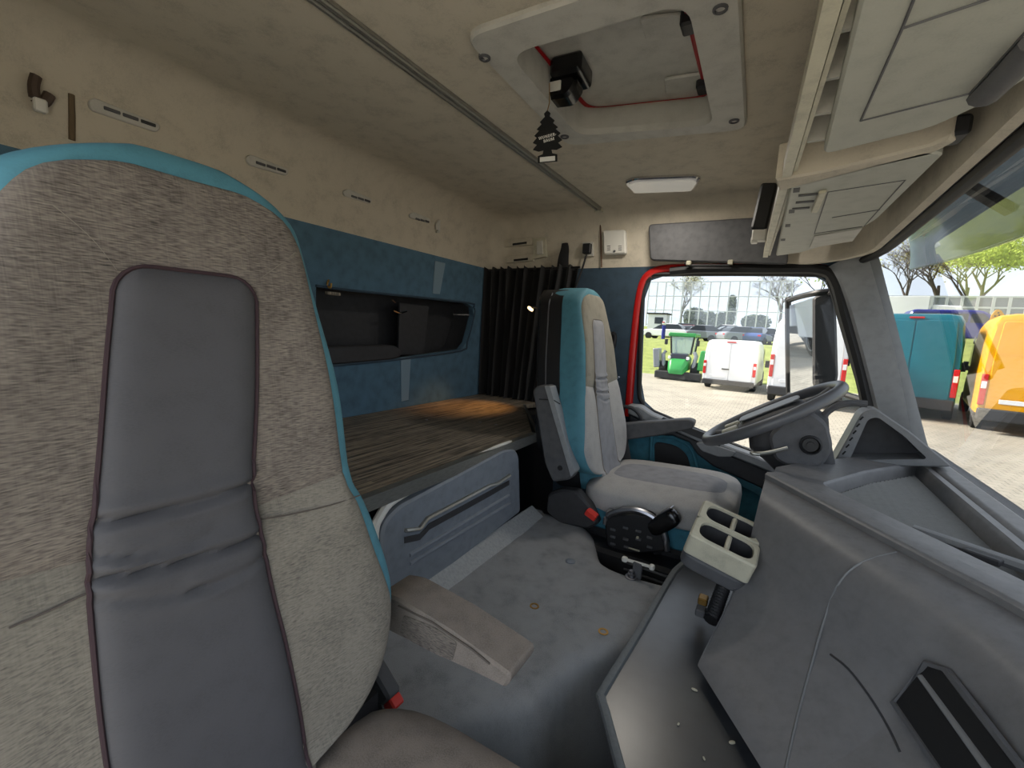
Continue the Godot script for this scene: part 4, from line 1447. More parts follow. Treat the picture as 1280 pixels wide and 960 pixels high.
func make_seat(root: Node3D, off: Vector3, mats: Dictionary, shear := 0.0):
	var mv := func(p: Vector3) -> Vector3: return p + off + Vector3(-shear * (p.y - 1.40), 0, 0)
	# upholstered body
	var b := MB.new()
	var loops := []
	var ys := []
	for k in 100: ys.append(lerpf(1.33, S.ytop - 0.03, k / 99.0))
	for k in 8: ys.append(S.ytop - 0.03 * (1.0 - sin(PI * 0.5 * (k + 1) / 8.0)) - 0.0005)
	for y in ys:
		var w := row_widths(y, S.outer, S.ytop, 0.0)
		var th := 0.14
		var cut: float = clampf((y - (S.ytop - 0.03)) / 0.03, 0, 1)
		var sh := 1.0 - sqrt(maxf(0.0, 1.0 - cut * cut))
		var l := PackedVector3Array()
		for k in 45:
			var s := sin((-1.0 + 2.0 * k / 44.0) * PI * 0.5)
			l.append(mv.call(Vector3(front(s, y) - sh * 0.018, y, zcf(y) - s * w)))
		for q in [[1.0, -0.09], [0.98, -0.12], [0.9, -0.14], [0.5, -0.15], [0.0, -0.15], [-0.5, -0.15], [-0.9, -0.14], [-0.98, -0.12], [-1.0, -0.09]]:
			l.append(mv.call(Vector3(bx(y) + q[1] * (1.0 - sh * 0.4), y, zcf(y) - q[0] * w)))
		loops.append(l)
	b.loft(loops, true, true, true)
	part(b, "backrest", mats.body, root, 60.0)
	# cloth facing, upper and lower pieces meeting at a sewn seam
	var ymid := onback(312, 645).y
	for piece in 2:
		b = MB.new()
		var rows := []
		var y0: float = 1.345 if piece == 1 else ymid
		var y1: float = ymid if piece == 1 else S.yfab - 0.001
		for k in 41:
			var u := k / 40.0
			var r := PackedVector3Array()
			for j in 51:
				var s := lerpf(-1.0 + 2.0 * j / 50.0, sin((-1.0 + 2.0 * j / 50.0) * PI * 0.5), 0.6)
				var yy := lerpf(y0, y1, u if piece == 1 else (u if u < 0.7 else 0.7 + 0.3 * sin((u - 0.7) / 0.3 * PI * 0.5)))
				# the seam climbs towards the flanks
				var lift := 0.026 * absf(s) * (1.0 if (piece == 1) else 1.0)
				yy += lift * (u if piece == 1 else 1.0 - u)
				var w := row_widths(yy, S.fab, S.yfab, 0.0)
				var wo := row_widths(yy, S.outer, S.ytop, 0.0)
				var so := clampf(s * w / wo, -1, 1)
				var edge := minf(1.0 - absf(s), minf((1.0 - u) if piece == 1 else (u * 1.2 + 0.001), (u * 2.0 + 0.4) if piece == 1 else (1.0 - u) * 1.0 + 0.0))
				var sd2 := 1.0 - absf(s)
				var puff := 0.008 * (1.0 - exp(-maxf(edge, 0) * 14.0)) + 0.0015 - 0.009 * exp(-maxf(minf(sd2, (1.0 - u) if piece == 0 else 1.0), 0) * 90.0)
				var cut: float = clampf((yy - (S.ytop - 0.03)) / 0.03, 0, 1)
				var sh := 1.0 - sqrt(maxf(0.0, 1.0 - cut * cut))
				r.append(mv.call(Vector3(front(so, yy) - sh * 0.018 + puff, yy, zcf(yy) - s * w)))
			rows.append(r)
		b.grid(rows, false, true)
		part(b, "cloth_facing", mats.upper if piece == 0 else mats.lower, root, 60.0)
	# darker centre panel with creases
	b = MB.new()
	var rows2 := []
	var ring_l := []; var ring_r := []; var ring_t := []
	var cre := []
	for q in [[108, 648, 305, 601, 1.0], [106, 718, 316, 664, 1.0], [106, 690, 240, 668, 0.5], [112, 742, 260, 724, 0.4], [230, 730, 322, 690, 0.5]]:
		cre.append([onback(q[0], q[1]), onback(q[2], q[3]), q[4]])
	var yt: float = S.ytop_in
	var edge_l := PackedVector3Array(); var edge_r := PackedVector3Array()
	for k in 141:
		var u := k / 140.0
		var y := lerpf(1.34, yt, u if u < 0.85 else 0.85 + 0.15 * sin((u - 0.85) / 0.15 * PI * 0.5))
		var wr := curve_at(S.in_r, y); var wl := curve_at(S.in_l, y)
		var mid := (wr + wl) * 0.5; var hw := (wr - wl) * 0.5
		var dt := yt - y
		if dt < 0.03: hw -= 0.03 * (1.0 - sqrt(maxf(0.0, 1.0 - pow(1.0 - dt / 0.03, 2.0))))
		var r := PackedVector3Array()
		for j in 37:
			var s := -1.0 + 2.0 * j / 36.0
			var z := mid + s * hw
			var wo := row_widths(y, S.outer, S.ytop, 0.0)
			var ed := minf((1.0 - absf(s)) * hw, dt + 0.0)
			var puff := 0.012 * (1.0 - exp(-maxf(ed, 0) / 0.010)) + 0.0075
			for c in cre:
				var p0: Vector3 = c[0]; var p1: Vector3 = c[1]
				var zz := zcf(y) - z
				var tt := (zz - p0.z) / (p1.z - p0.z)
				var fall := clampf(minf(tt + 0.15, 1.15 - tt) / 0.2, 0, 1)
				var dy := y - lerpf(p0.y, p1.y, clampf(tt, 0, 1)) + 0.004 * sin(tt * 3.0)
				puff += c[2] * fall * (-0.0075 * exp(-dy * dy / 0.000012) + 0.004 * exp(-pow(dy - 0.010, 2) / 0.00006) + 0.003 * exp(-pow(dy + 0.009, 2) / 0.00005))
			r.append(mv.call(Vector3(front(clampf(z / wo, -1, 1), y) + puff, y, zcf(y) - z)))
		rows2.append(r)
		edge_l.append(r[0]); edge_r.append(r[36])
	b.grid(rows2, false, true)
	part(b, "centre_panel", mats.inset, root, 70.0)
	b = MB.new()
	var pipe := []
	for i in range(0, edge_l.size(), 2): pipe.append(edge_l[i] + Vector3(0.0022, 0, 0))
	var last: PackedVector3Array = rows2[-1]
	for j in range(2, 36, 3): pipe.append(last[j] + Vector3(0.0022, 0, 0))
	for i in range(edge_r.size() - 1, -1, -2): pipe.append(edge_r[i] + Vector3(0.0022, 0, 0))
	b.tube(pipe, 0.0022, 6)
	part(b, "piping", mats.pipe, root)

func passenger_seat():
	seat_tables()
	var root := thing("passenger_seat", "worn grey brown cloth seat with dark centre panel beside the doorway", "seat", Vector3(-0.3, 0.87, -0.21))
	make_seat(root, Vector3.ZERO, {"body": M.teal, "upper": M.plush, "lower": M.plush_low, "inset": M.inset, "pipe": M.piping})
	var b := MB.new()
	b.pillow(Vector3(-0.205, 1.345, -0.205), Vector3(0.56, 0.125, 0.50), 0.42, Basis(Vector3(0, 0, 1), deg_to_rad(2)), 40, 16, 0.5)
	var cu := part(b, "seat_cushion", M.cushion, root, 60.0)
	b = MB.new()
	b.rbox(Vector3(-0.22, 1.27, -0.205), Vector3(0.50, 0.10, 0.46), 0.03)
	part(b, "cushion_skirt", M.teal, root)
	b = MB.new()
	b.rbox(Vector3(-0.24, 1.05, -0.205), Vector3(0.40, 0.36, 0.38), 0.03)
	b.box(Vector3(-0.5, 1.30, -0.21), Vector3(0.10, 0.2, 0.40))
	part(b, "seat_base", M.black, root)
	# armrest
	b = MB.new()
	var za := -0.492
	var side := MB.rounded(lz([[470, 742], [494, 747], [560, 787], [637, 843], [637, 852], [631, 862], [600, 846], [540, 818], [470, 782]], za), 0.012)
	b.prism(side, -0.078, 0.0, FZ(za), 0.012)
	var ar := part(b, "armrest", M.cushion, root)
	b = MB.new()
	b.prism(MB.rounded(lz([[505, 768], [545, 784], [572, 803], [566, 826], [540, 815], [500, 793]], za), 0.006), 0.0, 0.0018, FZ(za), 0.0008)
	lab(part(b, "armrest_patch", M.plush, ar), "rubbed cloth patch")
	b = MB.new()
	b.tube(pts_z([[498, 757], [540, 778], [590, 812], [612, 830]], za + 0.001), 0.0018, 5)
	part(b, "armrest_seam", M.seam, ar)
	# belt buckle
	b = MB.new()
	var k0 := onz(462, 826, -0.485); var k1 := onz(489, 873, -0.485)
	var kd := (k1 - k0).normalized()
	var kx := frame((k0 + k1) * 0.5, kd, Vector3.UP)
	b.rbox(kx.origin, Vector3(k0.distance_to(k1), 0.035, 0.03), 0.008, kx.basis)
	var bk := part(b, "belt_buckle", M.shell_grey, root)
	b = MB.new()
	b.rbox(k1 + kd * 0.008, Vector3(0.02, 0.026, 0.024), 0.005, kx.basis)
	lab(part(b, "buckle_button", M.buckle_red, bk), "red release button")
	b = MB.new()
	b.tube([onz(458, 850, -0.485), onz(478, 898, -0.485)], 0.012, 8)
	part(b, "buckle_stalk", M.black, bk)
	# sewn seams of the cloth
	for q in [[[319, 348], [342, 332], [364, 316]], [[140, 338], [110, 300], [62, 258]], [[316, 646], [350, 640], [400, 626], [436, 614]], [[4, 774], [50, 757], [101, 736]]]:
		var pth := []
		for e in q:
			var p := onback(e[0], e[1])
			var s: float = (zcf(p.y) - p.z) / row_widths(p.y, S.outer, S.ytop, 0.0)
			pth.append(Vector3(front(s, p.y) + 0.0085, p.y, p.z))
		b = MB.new(); b.tube(smooth_path(pth, 5), 0.001, 5)
		part(b, "cloth_seam", M.seam_light if q[0][1] < 400 else M.seam, root)

func driver_seat():
	var off := Vector3(-0.075, 0.012, -1.475)
	var root := thing("driver_seat", "driver seat in beige and grey cloth with teal side bolsters", "seat", Vector3(-0.4, 0.87, -1.68))
	make_seat(root, off, {"body": M.teal, "upper": M.d_plush, "lower": M.d_cushion, "inset": M.d_inset, "pipe": M.seam_light}, 0.03)
	var b := MB.new()
	# moulded shell behind the upholstery
	var loops := []
	for k in 24:
		var y := lerpf(1.32, S.ytop - 0.012, k / 23.0)
		var w := row_widths(y, S.outer, S.ytop, 0.0) * 1.0
		var x := bx(y) - 0.03 * (y - 1.4) + off.x
		var l := PackedVector3Array()
		for q in [[1.03, -0.075], [1.04, -0.13], [1.0, -0.17], [0.8, -0.195], [0.0, -0.20], [-0.8, -0.195], [-1.0, -0.17], [-1.04, -0.13], [-1.03, -0.075], [0.0, -0.09]]:
			l.append(Vector3(x + q[1], y + off.y, zcf(y) + off.z - q[0] * w))
		loops.append(l)
	b.loft(loops, true, true, true)
	part(b, "back_shell", M.black, root, 40.0)
	b = MB.new()
	var pp := []
	for k in 20:
		var y := lerpf(1.36, S.ytop - 0.03, k / 19.0)
		pp.append(Vector3(bx(y) - 0.03 * (y - 1.4) + off.x - 0.13, y + off.y, zcf(y) + off.z + 1.045 * row_widths(y, S.outer, S.ytop, 0.0)))
	b.tube(pp, 0.003, 5)
	part(b, "shell_seam", M.shell_grey, root)
	# cushion
	b = MB.new()
	b.pillow(Vector3(-0.30, 1.365, -1.68), Vector3(0.52, 0.12, 0.50), 0.42, Basis(Vector3(0, 0, 1), deg_to_rad(3)), 40, 16, 0.5)
	var cu := part(b, "seat_cushion", M.d_cushion, root, 60.0)
	b = MB.new()
	b.pillow(Vector3(-0.29, 1.376, -1.68), Vector3(0.44, 0.115, 0.27), 0.5, Basis(Vector3(0, 0, 1), deg_to_rad(3)), 30, 12, 0.5)
	part(b, "cushion_centre", M.d_inset, cu, 60.0)
	b = MB.new()
	b.rbox(Vector3(-0.30, 1.295, -1.68), Vector3(0.49, 0.10, 0.475), 0.03)
	part(b, "cushion_skirt", M.teal_panel, root)
	b = MB.new()
	b.rbox(Vector3(-0.32, 1.06, -1.68), Vector3(0.44, 0.38, 0.40), 0.03)
	b.rbox(Vector3(-0.32, 1.215, -1.68), Vector3(0.52, 0.08, 0.48), 0.02)
	part(b, "seat_base", M.black, root)
	for y in [1.12, 1.17]:
		b = MB.new()
		b.tube([Vector3(-0.5, y, -1.475), Vector3(-0.08, y - 0.02, -1.475)], 0.006, 6)
		part(b, "base_rail", M.shell_grey, root)
	# side plastic with the belt buckle
	b = MB.new()
	b.prism(MB.rounded(lz([[682, 640], [684, 618], [700, 612], [720, 614], [738, 634], [748, 655], [735, 662], [700, 655]], -1.405), 0.012), -0.05, 0.0, FZ(-1.405), 0.008)
	var sp := part(b, "hinge_cover", M.charcoal, root)
	b = MB.new()
	var q0 := onz(733, 638, -1.40); var q1 := onz(746, 648, -1.40)
	b.rbox((q0 + q1) * 0.5, Vector3(0.042, 0.024, 0.03), 0.006, frame(q0, q1 - q0, Vector3.UP).basis)
	lab(part(b, "buckle_button", M.buckle_red, root), "red belt buckle button")
	# near armrest folded up against the backrest
	b = MB.new()
	b.prism(MB.rounded(lz([[665, 488], [671, 482], [687, 481], [700, 530], [718, 592], [712, 600], [690, 603], [680, 580]], -1.385), 0.014), -0.05, 0.0, FZ(-1.385), 0.008)
	var ar := part(b, "folded_armrest", M.shell_grey, root)
	b = MB.new()
	b.prism(MB.rounded(lz([[681, 482], [688, 483], [719, 590], [714, 596]], -1.385), 0.004), -0.045, 0.0045, FZ(-1.385), 0.003)
	part(b, "armrest_edge", M.pillar, ar)
	b = MB.new()
	b.lathe([Vector2(0.010, 0.0), Vector2(0.009, 0.003), Vector2(0.005, 0.003)], 12, Transform3D(Basis(Vector3(1, 0, 0), Vector3(0, 0, 1), Vector3(0, -1, 0)), onz(700, 585, -1.385)))
	part(b, "armrest_pivot", M.black, ar)
	b = MB.new()
	b.tube(pts_z([[674, 499], [692, 500], [700, 505]], -1.383), 0.002, 5)
	part(b, "armrest_seam", M.black, ar)
	# far armrest, down
	b = MB.new()
	b.prism(MB.rounded(lz([[768, 531], [800, 528], [860, 524], [868, 527], [866, 536], [820, 545], [768, 552]], -1.93), 0.01), -0.06, 0.0, FZ(-1.93), 0.008)
	part(b, "armrest", M.shell_grey, root)
	# belt and its guide on the far side of the backrest
	b = MB.new()
	b.box(onz(763, 462, -1.90), Vector3(0.03, 0.006, 0.03))
	b.tube(pts_z([[760, 480], [774, 471]], -1.90), 0.005, 6)
	part(b, "belt_guide", M.steel, root)
	b = MB.new()
	var bl := pts_z([[762, 470], [768, 500], [778, 545], [786, 590]], -1.93)
	var rows := []
	for p in smooth_path(bl, 5): rows.append(PackedVector3Array([p + Vector3(-0.022, 0, 0), p + Vector3(0.022, 0, 0.004), p + Vector3(0.022, 0, 0.0015), p + Vector3(-0.022, 0, -0.0025)]))
	b.loft(rows, true, true)
	part(b, "seat_belt", M.shell_grey, root)
	# lever hanging beside the headrest
	b = MB.new()
	b.tube(smooth_path(pts_z([[761, 420], [768, 418], [766, 435], [759, 450], [763, 462]], DW + 0.01), 4), 0.012, 8)
	solo(b, "belt_loop", M.black, "black webbing loop hanging on the wall behind the driver seat", "strap")

func gear_console():
	var z := -1.385
	var root := thing("gear_console", "black gear selector console with chrome arc beside the driver seat", "gear console", onz(800, 695, z))
	var b := MB.new()
	var pl := lz([[755, 652], [762, 644], [790, 640], [812, 645], [826, 660], [834, 690], [800, 693], [766, 690], [757, 680]], z)
	b.prism(MB.rounded(pl, 0.014), -0.08, 0.0, FZ(z), 0.008)
	part(b, "housing", M.black, root)
	b = MB.new()
	b.tube(smooth_path(pts_z([[757, 655], [760, 645], [770, 640], [790, 637], [808, 642], [822, 652], [830, 668], [834, 688]], z - 0.01), 4), 0.010, 8, false, -1, 1.0)
	part(b, "chrome_arc", M.steel, root)
	for q in [[765, 641, 0.03], [780, 638, 0.02], [806, 642, 0.02]]:
		b = MB.new()
		b.rbox(onz(q[0], q[1], z - 0.035), Vector3(q[2], 0.02, 0.05), 0.005, Basis(Vector3(0, 0, 1), deg_to_rad(-8)))
		part(b, "arc_button", M.dash_mid, root)
	for q in [[766, 662], [766, 671], [766, 680], [782, 660], [798, 664], [798, 674], [782, 674], [783, 684], [812, 672], [812, 684]]:
		b = MB.new()
		b.rbox(onz(q[0], q[1], z + 0.002), Vector3(0.018, 0.008, 0.006), 0.002)
		part(b, "switch", M.shell_grey, root)
	b = MB.new()
	b.rbox(onz(797, 672, z + 0.003), Vector3(0.008, 0.008, 0.006), 0.002)
	b.rbox(onz(790, 686, z + 0.003), Vector3(0.05, 0.004, 0.004), 0.001)
	lab(part(b, "pale_markings", M.cream, root), "pale symbols")
	# selector lever
	b = MB.new()
	var g0 := onz(812, 662, z - 0.02); var g1 := onz(848, 643, z - 0.01)
	var fx := frame((g0 + g1) * 0.5, g1 - g0, Vector3.UP)
	b.pillow(fx.origin, Vector3(0.115, 0.058, 0.05), 0.5, fx.basis, 20, 12, 0.6)
	var lv := part(b, "lever_grip", M.gloss_black, root, 60.0)
	b = MB.new()
	b.prism(MB.rrect(Vector2(-0.028, -0.018), Vector2(0.028, 0.018), 0.008), 0.0, 0.004, Transform3D(fx.basis * Basis(Vector3(1, 0, 0), Vector3(0, 0, -1), Vector3(0, 1, 0)), fx * Vector3(0.03, 0.026, 0)), 0.002)
	part(b, "grip_cap", M.steel, lv)
	b = MB.new()
	b.tube([g0, onz(822, 690, z - 0.03)], 0.016, 8)
	part(b, "lever_stem", M.black, lv)
	b = MB.new()
	b.rbox(Vector3(-0.20, 1.08, -1.40), Vector3(0.62, 0.30, 0.10), 0.02)
	part(b, "side_panel", M.black, root)
	for y in [1.215, 1.19]:
		b = MB.new()
		b.tube([Vector3(-0.34, y, -1.345), Vector3(0.0, y - 0.01, -1.345)], 0.004, 6)
		part(b, "bottom_rail", M.shell_grey, root)

func wall_fittings():
	var b: MB
	# slotted plates along the rear headliner
	var names := ["long slotted plate on the rear headliner beside the grab hook", "slotted plate on the rear headliner above the passenger seat top corner", "small slotted plate on the rear headliner between two other plates", "small slotted plate on the rear headliner beside the clip near the corner"]
	var k := 0
	for q in [[[109, 127], [116, 122], [201, 156], [197, 166], [113, 138]], [[306, 197], [312, 193], [361, 212], [358, 220], [310, 206]], [[428, 239], [434, 236], [465, 249], [463, 255], [430, 245]], [[511, 268], [516, 265], [538, 274], [536, 279], [512, 272]]]:
		var c := onx(q[0][0], q[0][1], RW)
		var root := thing("slotted_plate", names[k], "plate", c)
		b = MB.new()
		var pg := MB.rounded(lx(q, RW + 0.008), 0.012)
		b.prism(pg, -0.004, 0.006, FX(RW + 0.008), 0.002)
		part(b, "plate", M.hatch, root)
		var a0 := onx(lerpf(q[1][0], q[2][0], 0.14), lerpf(q[1][1], q[2][1], 0.14) + 7, RW + 0.012)
		var a1 := onx(lerpf(q[1][0], q[2][0], 0.94), lerpf(q[1][1], q[2][1], 0.94) + 4, RW + 0.012)
		for j in 3:
			var p := a0.lerp(a1, (j + 0.5) / 3.0)
			b = MB.new()
			b.rbox(p, Vector3(0.006, 0.008, a0.distance_to(a1) * 0.29), 0.002)
			part(b, "slot", M.charcoal if j == 2 else M.shell_grey, root)
		k += 1
	# coat hook near the passenger side
	var hk := thing("coat_hook", "worn brown coat hook with white tip on the rear headliner", "hook", onx(50, 115, RW))
	b = MB.new()
	b.tube(smooth_path(pts_x([[45, 95], [42, 108], [45, 125], [55, 128], [62, 118]], RW + 0.02), 4), 0.010, 8)
	part(b, "hook", plain(Color(0.30, 0.24, 0.20), 0.6), hk)
	b = MB.new()
	b.rbox(onx(50, 132, RW + 0.025), Vector3(0.016, 0.028, 0.022), 0.005)
	lab(part(b, "tip", M.white, hk), "white tip")
	b = MB.new()
	b.tube(pts_x([[89, 118], [90, 145], [90, 175]], RW + 0.004), 0.006, 6)
	part(b, "joint_cord", plain(Color(0.40, 0.34, 0.26), 0.9), ceiling_node)
	b = MB.new()
	b.tube(smooth_path(pts_x([[549, 276], [546, 282], [547, 291]], RW + 0.012), 4), 0.008, 8)
	b.rbox(onx(548, 284, RW + 0.008), Vector3(0.012, 0.05, 0.016), 0.004)
	solo(b, "liner_clip", M.hatch, "small metal clip on the rear headliner near the corner", "clip")
	# fittings on the headliner above the curtain
	var z := DW + 0.012
	k = 0
	for q in [[[630, 300], [666, 297], [666, 306], [631, 309]], [[632, 320], [667, 318], [667, 326], [633, 329]]]:
		var root := thing("slot_vent", ["upper of two dark slot vents above the black curtain", "lower of two dark slot vents above the black curtain"][k], "vent", onz(q[3][0], q[3][1], z))
		b = MB.new(); b.prism(MB.rounded(lz(q, z), 0.006), -0.012, 0.004, FZ(z), 0.002)
		part(b, "frame", M.liner, root)
		b = MB.new()
		b.box(onz((q[0][0] + q[1][0]) * 0.5 + 1.5, (q[0][1] + q[3][1]) * 0.5, z + 0.005), Vector3(0.09, 0.011, 0.004), Basis(Vector3(0, 0, 1), deg_to_rad(3)))
		part(b, "slot", M.matt_black, root)
		k += 1
	var sw := thing("wall_switch", "off white rocker plate beside the slot vents", "switch", onz(676, 323, z))
	b = MB.new(); b.prism(MB.rounded(lz([[667, 299], [682, 297], [684, 321], [667, 324]], z), 0.006), -0.012, 0.008, FZ(z), 0.002)
	part(b, "plate", M.cream, sw)
	b = MB.new(); b.prism(MB.rounded(lz([[672, 302], [679, 301], [680, 318], [672, 319]], z), 0.004), 0.0, 0.014, FZ(z), 0.003)
	part(b, "rocker", M.hatch, sw)
	b = MB.new()
	var hp := pts_z([[706, 304], [706, 312], [704, 325], [703, 345], [703, 362]], z + 0.03)
	b.tube(smooth_path(hp, 4), 0.016, 10, false, 0.040, 0.5)
	solo(b, "tied_curtain_end", M.curtain, "gathered end of black curtain hooked up on the headliner", "curtain")
	var plug := thing("power_plug", "black plug with cable in the wall above the driver seat", "plug", onz(734, 318, z))
	b = MB.new(); b.rbox(onz(734, 311, z + 0.012), Vector3(0.042, 0.05, 0.03), 0.006)
	part(b, "plug_body", M.black, plug)
	b = MB.new(); b.tube(smooth_path(pts_z([[733, 318], [728, 335], [720, 358], [712, 380], [705, 400]], z + 0.02), 4), 0.005, 6)
	part(b, "cable", M.black, plug)
	b = MB.new(); b.prism(MB.rounded(lz([[728, 303], [741, 302], [742, 320], [729, 321]], z), 0.004), -0.01, 0.003, FZ(z), 0.001)
	part(b, "socket", M.hatch, plug)
	var bx0 := thing("thermostat_box", "white control box with two slotted marks above the door window", "control box", onz(770, 319, z))
	b = MB.new(); b.prism(MB.rounded(lz([[755, 289], [783, 288], [784, 318], [756, 319]], z), 0.012), -0.012, 0.022, FZ(z), 0.006)
	part(b, "case", M.white, bx0)
	for q in [[761, 310], [775, 310]]:
		for d in [-2.4, 0, 2.4]:
			b = MB.new(); b.box(onz(q[0], q[1] + d, z + 0.0225), Vector3(0.016, 0.003, 0.002))
			part(b, "slot", M.shell_grey, bx0)
	b = MB.new(); b.lathe([Vector2(0.006, 0), Vector2(0.005, 0.004)], 10, Transform3D(Basis(Vector3(1, 0, 0), Vector3(0, 0, 1), Vector3(0, -1, 0)), onz(768, 314, z + 0.022)))
	part(b, "knob", M.shell_grey, bx0)
	b = MB.new(); b.tube(pts_z([[750, 266], [751, 300], [752, 334]], DW + 0.012), 0.0035, 6)
	part(b, "joint_cord", plain(Color(0.38, 0.28, 0.22), 0.9), ceiling_node)
	# grey sun blind above the driver window
	var sv := thing("side_sun_visor", "flat grey sun visor folded up above the driver door window", "visor", onz(890, 330, DW + 0.05))
	b = MB.new()
	b.prism(MB.rounded(lz([[811, 281], [965, 271], [985, 272], [985, 331], [813, 326]], DW + 0.05), 0.02), -0.012, 0.012, FZ(DW + 0.05), 0.006)
	part(b, "panel", M.shell_grey, sv)
	b = MB.new(); b.tube(pts_z([[856, 329], [862, 332], [910, 332], [917, 327]], DW + 0.06), 0.006, 6)
	part(b, "pivot_rod", M.black, sv)
	for q in [[861, 329], [913, 328]]:
		b = MB.new(); b.rbox(onz(q[0], q[1], DW + 0.062), Vector3(0.02, 0.02, 0.02), 0.005)
		part(b, "rod_clip", M.cream, sv)
	# black curtain gathered in the rear corner
	var cu := thing("bunk_curtain", "black pleated curtain gathered in the corner behind the driver seat", "curtain", onz(640, 500, DW + 0.1))
	b = MB.new()
	var rows := []
	for i in 21:
		var v := i / 20.0
		var r := PackedVector3Array()
		for j in 121:
			var u := j / 120.0
			var pz := DW + 0.09
			var xa := lerpf(onz(606, 337, pz).x, onz(601, 500, pz).x, v); var xb := lerpf(onz(722, 334, pz).x, onz(690, 530, pz).x, v)
			var y := lerpf(HB + 0.005, BUNK - 0.01, v)
			var w := sin(u * TAU * 11.0 + sin(v * 2.0 + u * 9.0) * 0.6) * (0.022 + 0.012 * v) + 0.012 * sin(u * 31.0 + v * 2.0)
			r.append(Vector3(lerpf(xa, xb, u) + 0.008 * sin(u * TAU * 11.0 + 1.2), y + (0.006 * sin(u * TAU * 11.0) if i == 0 else 0.0), pz + w))
		rows.append(r)
	b.grid(rows)
	part(b, "cloth", M.curtain, cu, 60.0)
	b = MB.new()
	b.tube(pts_z([[604, 338], [660, 336], [725, 334]], DW + 0.085), 0.006, 6)
	part(b, "heading_tape", M.black, cu)
	# reading lamp on a bent stalk
	var rl := thing("reading_lamp", "small chrome tipped reading lamp on a bent stalk by the curtain", "lamp", onz(690, 395, -2.0))
	b = MB.new(); b.tube(smooth_path(pts_z([[690, 396], [682, 393], [674, 386], [668, 384], [664, 386]], -1.98), 5), 0.006, 6)
	part(b, "stalk", M.black, rl)
	b = MB.new(); b.pillow(onz(663, 386, -1.975), Vector3(0.035, 0.016, 0.02), 0.7, Basis(Vector3(0, 0, 1), deg_to_rad(-35)))
	var tip := plain(Color(0.9, 0.88, 0.8), 0.2)
	tip.emission_enabled = true; tip.emission = Color(1.0, 0.86, 0.62); tip.emission_energy_multiplier = 0.5
	part(b, "lamp_head", tip, rl)
	var sp := SpotLight3D.new()
	sp.name = "lamp_light"
	sp.light_color = Color(1.0, 0.72, 0.42); sp.light_energy = 0.045; sp.light_size = 0.01
	sp.spot_angle = 27.0; sp.spot_range = 6.0; sp.shadow_enabled = true
	rl.add_child(sp)
	var from := onz(661, 388, -1.965) + Vector3(0.0, -0.025, 0.02)
	sp.look_at_from_position(from, ony(588, 508, BUNK), Vector3(1, 0, 0))
	sp.position = from - origin[rl]

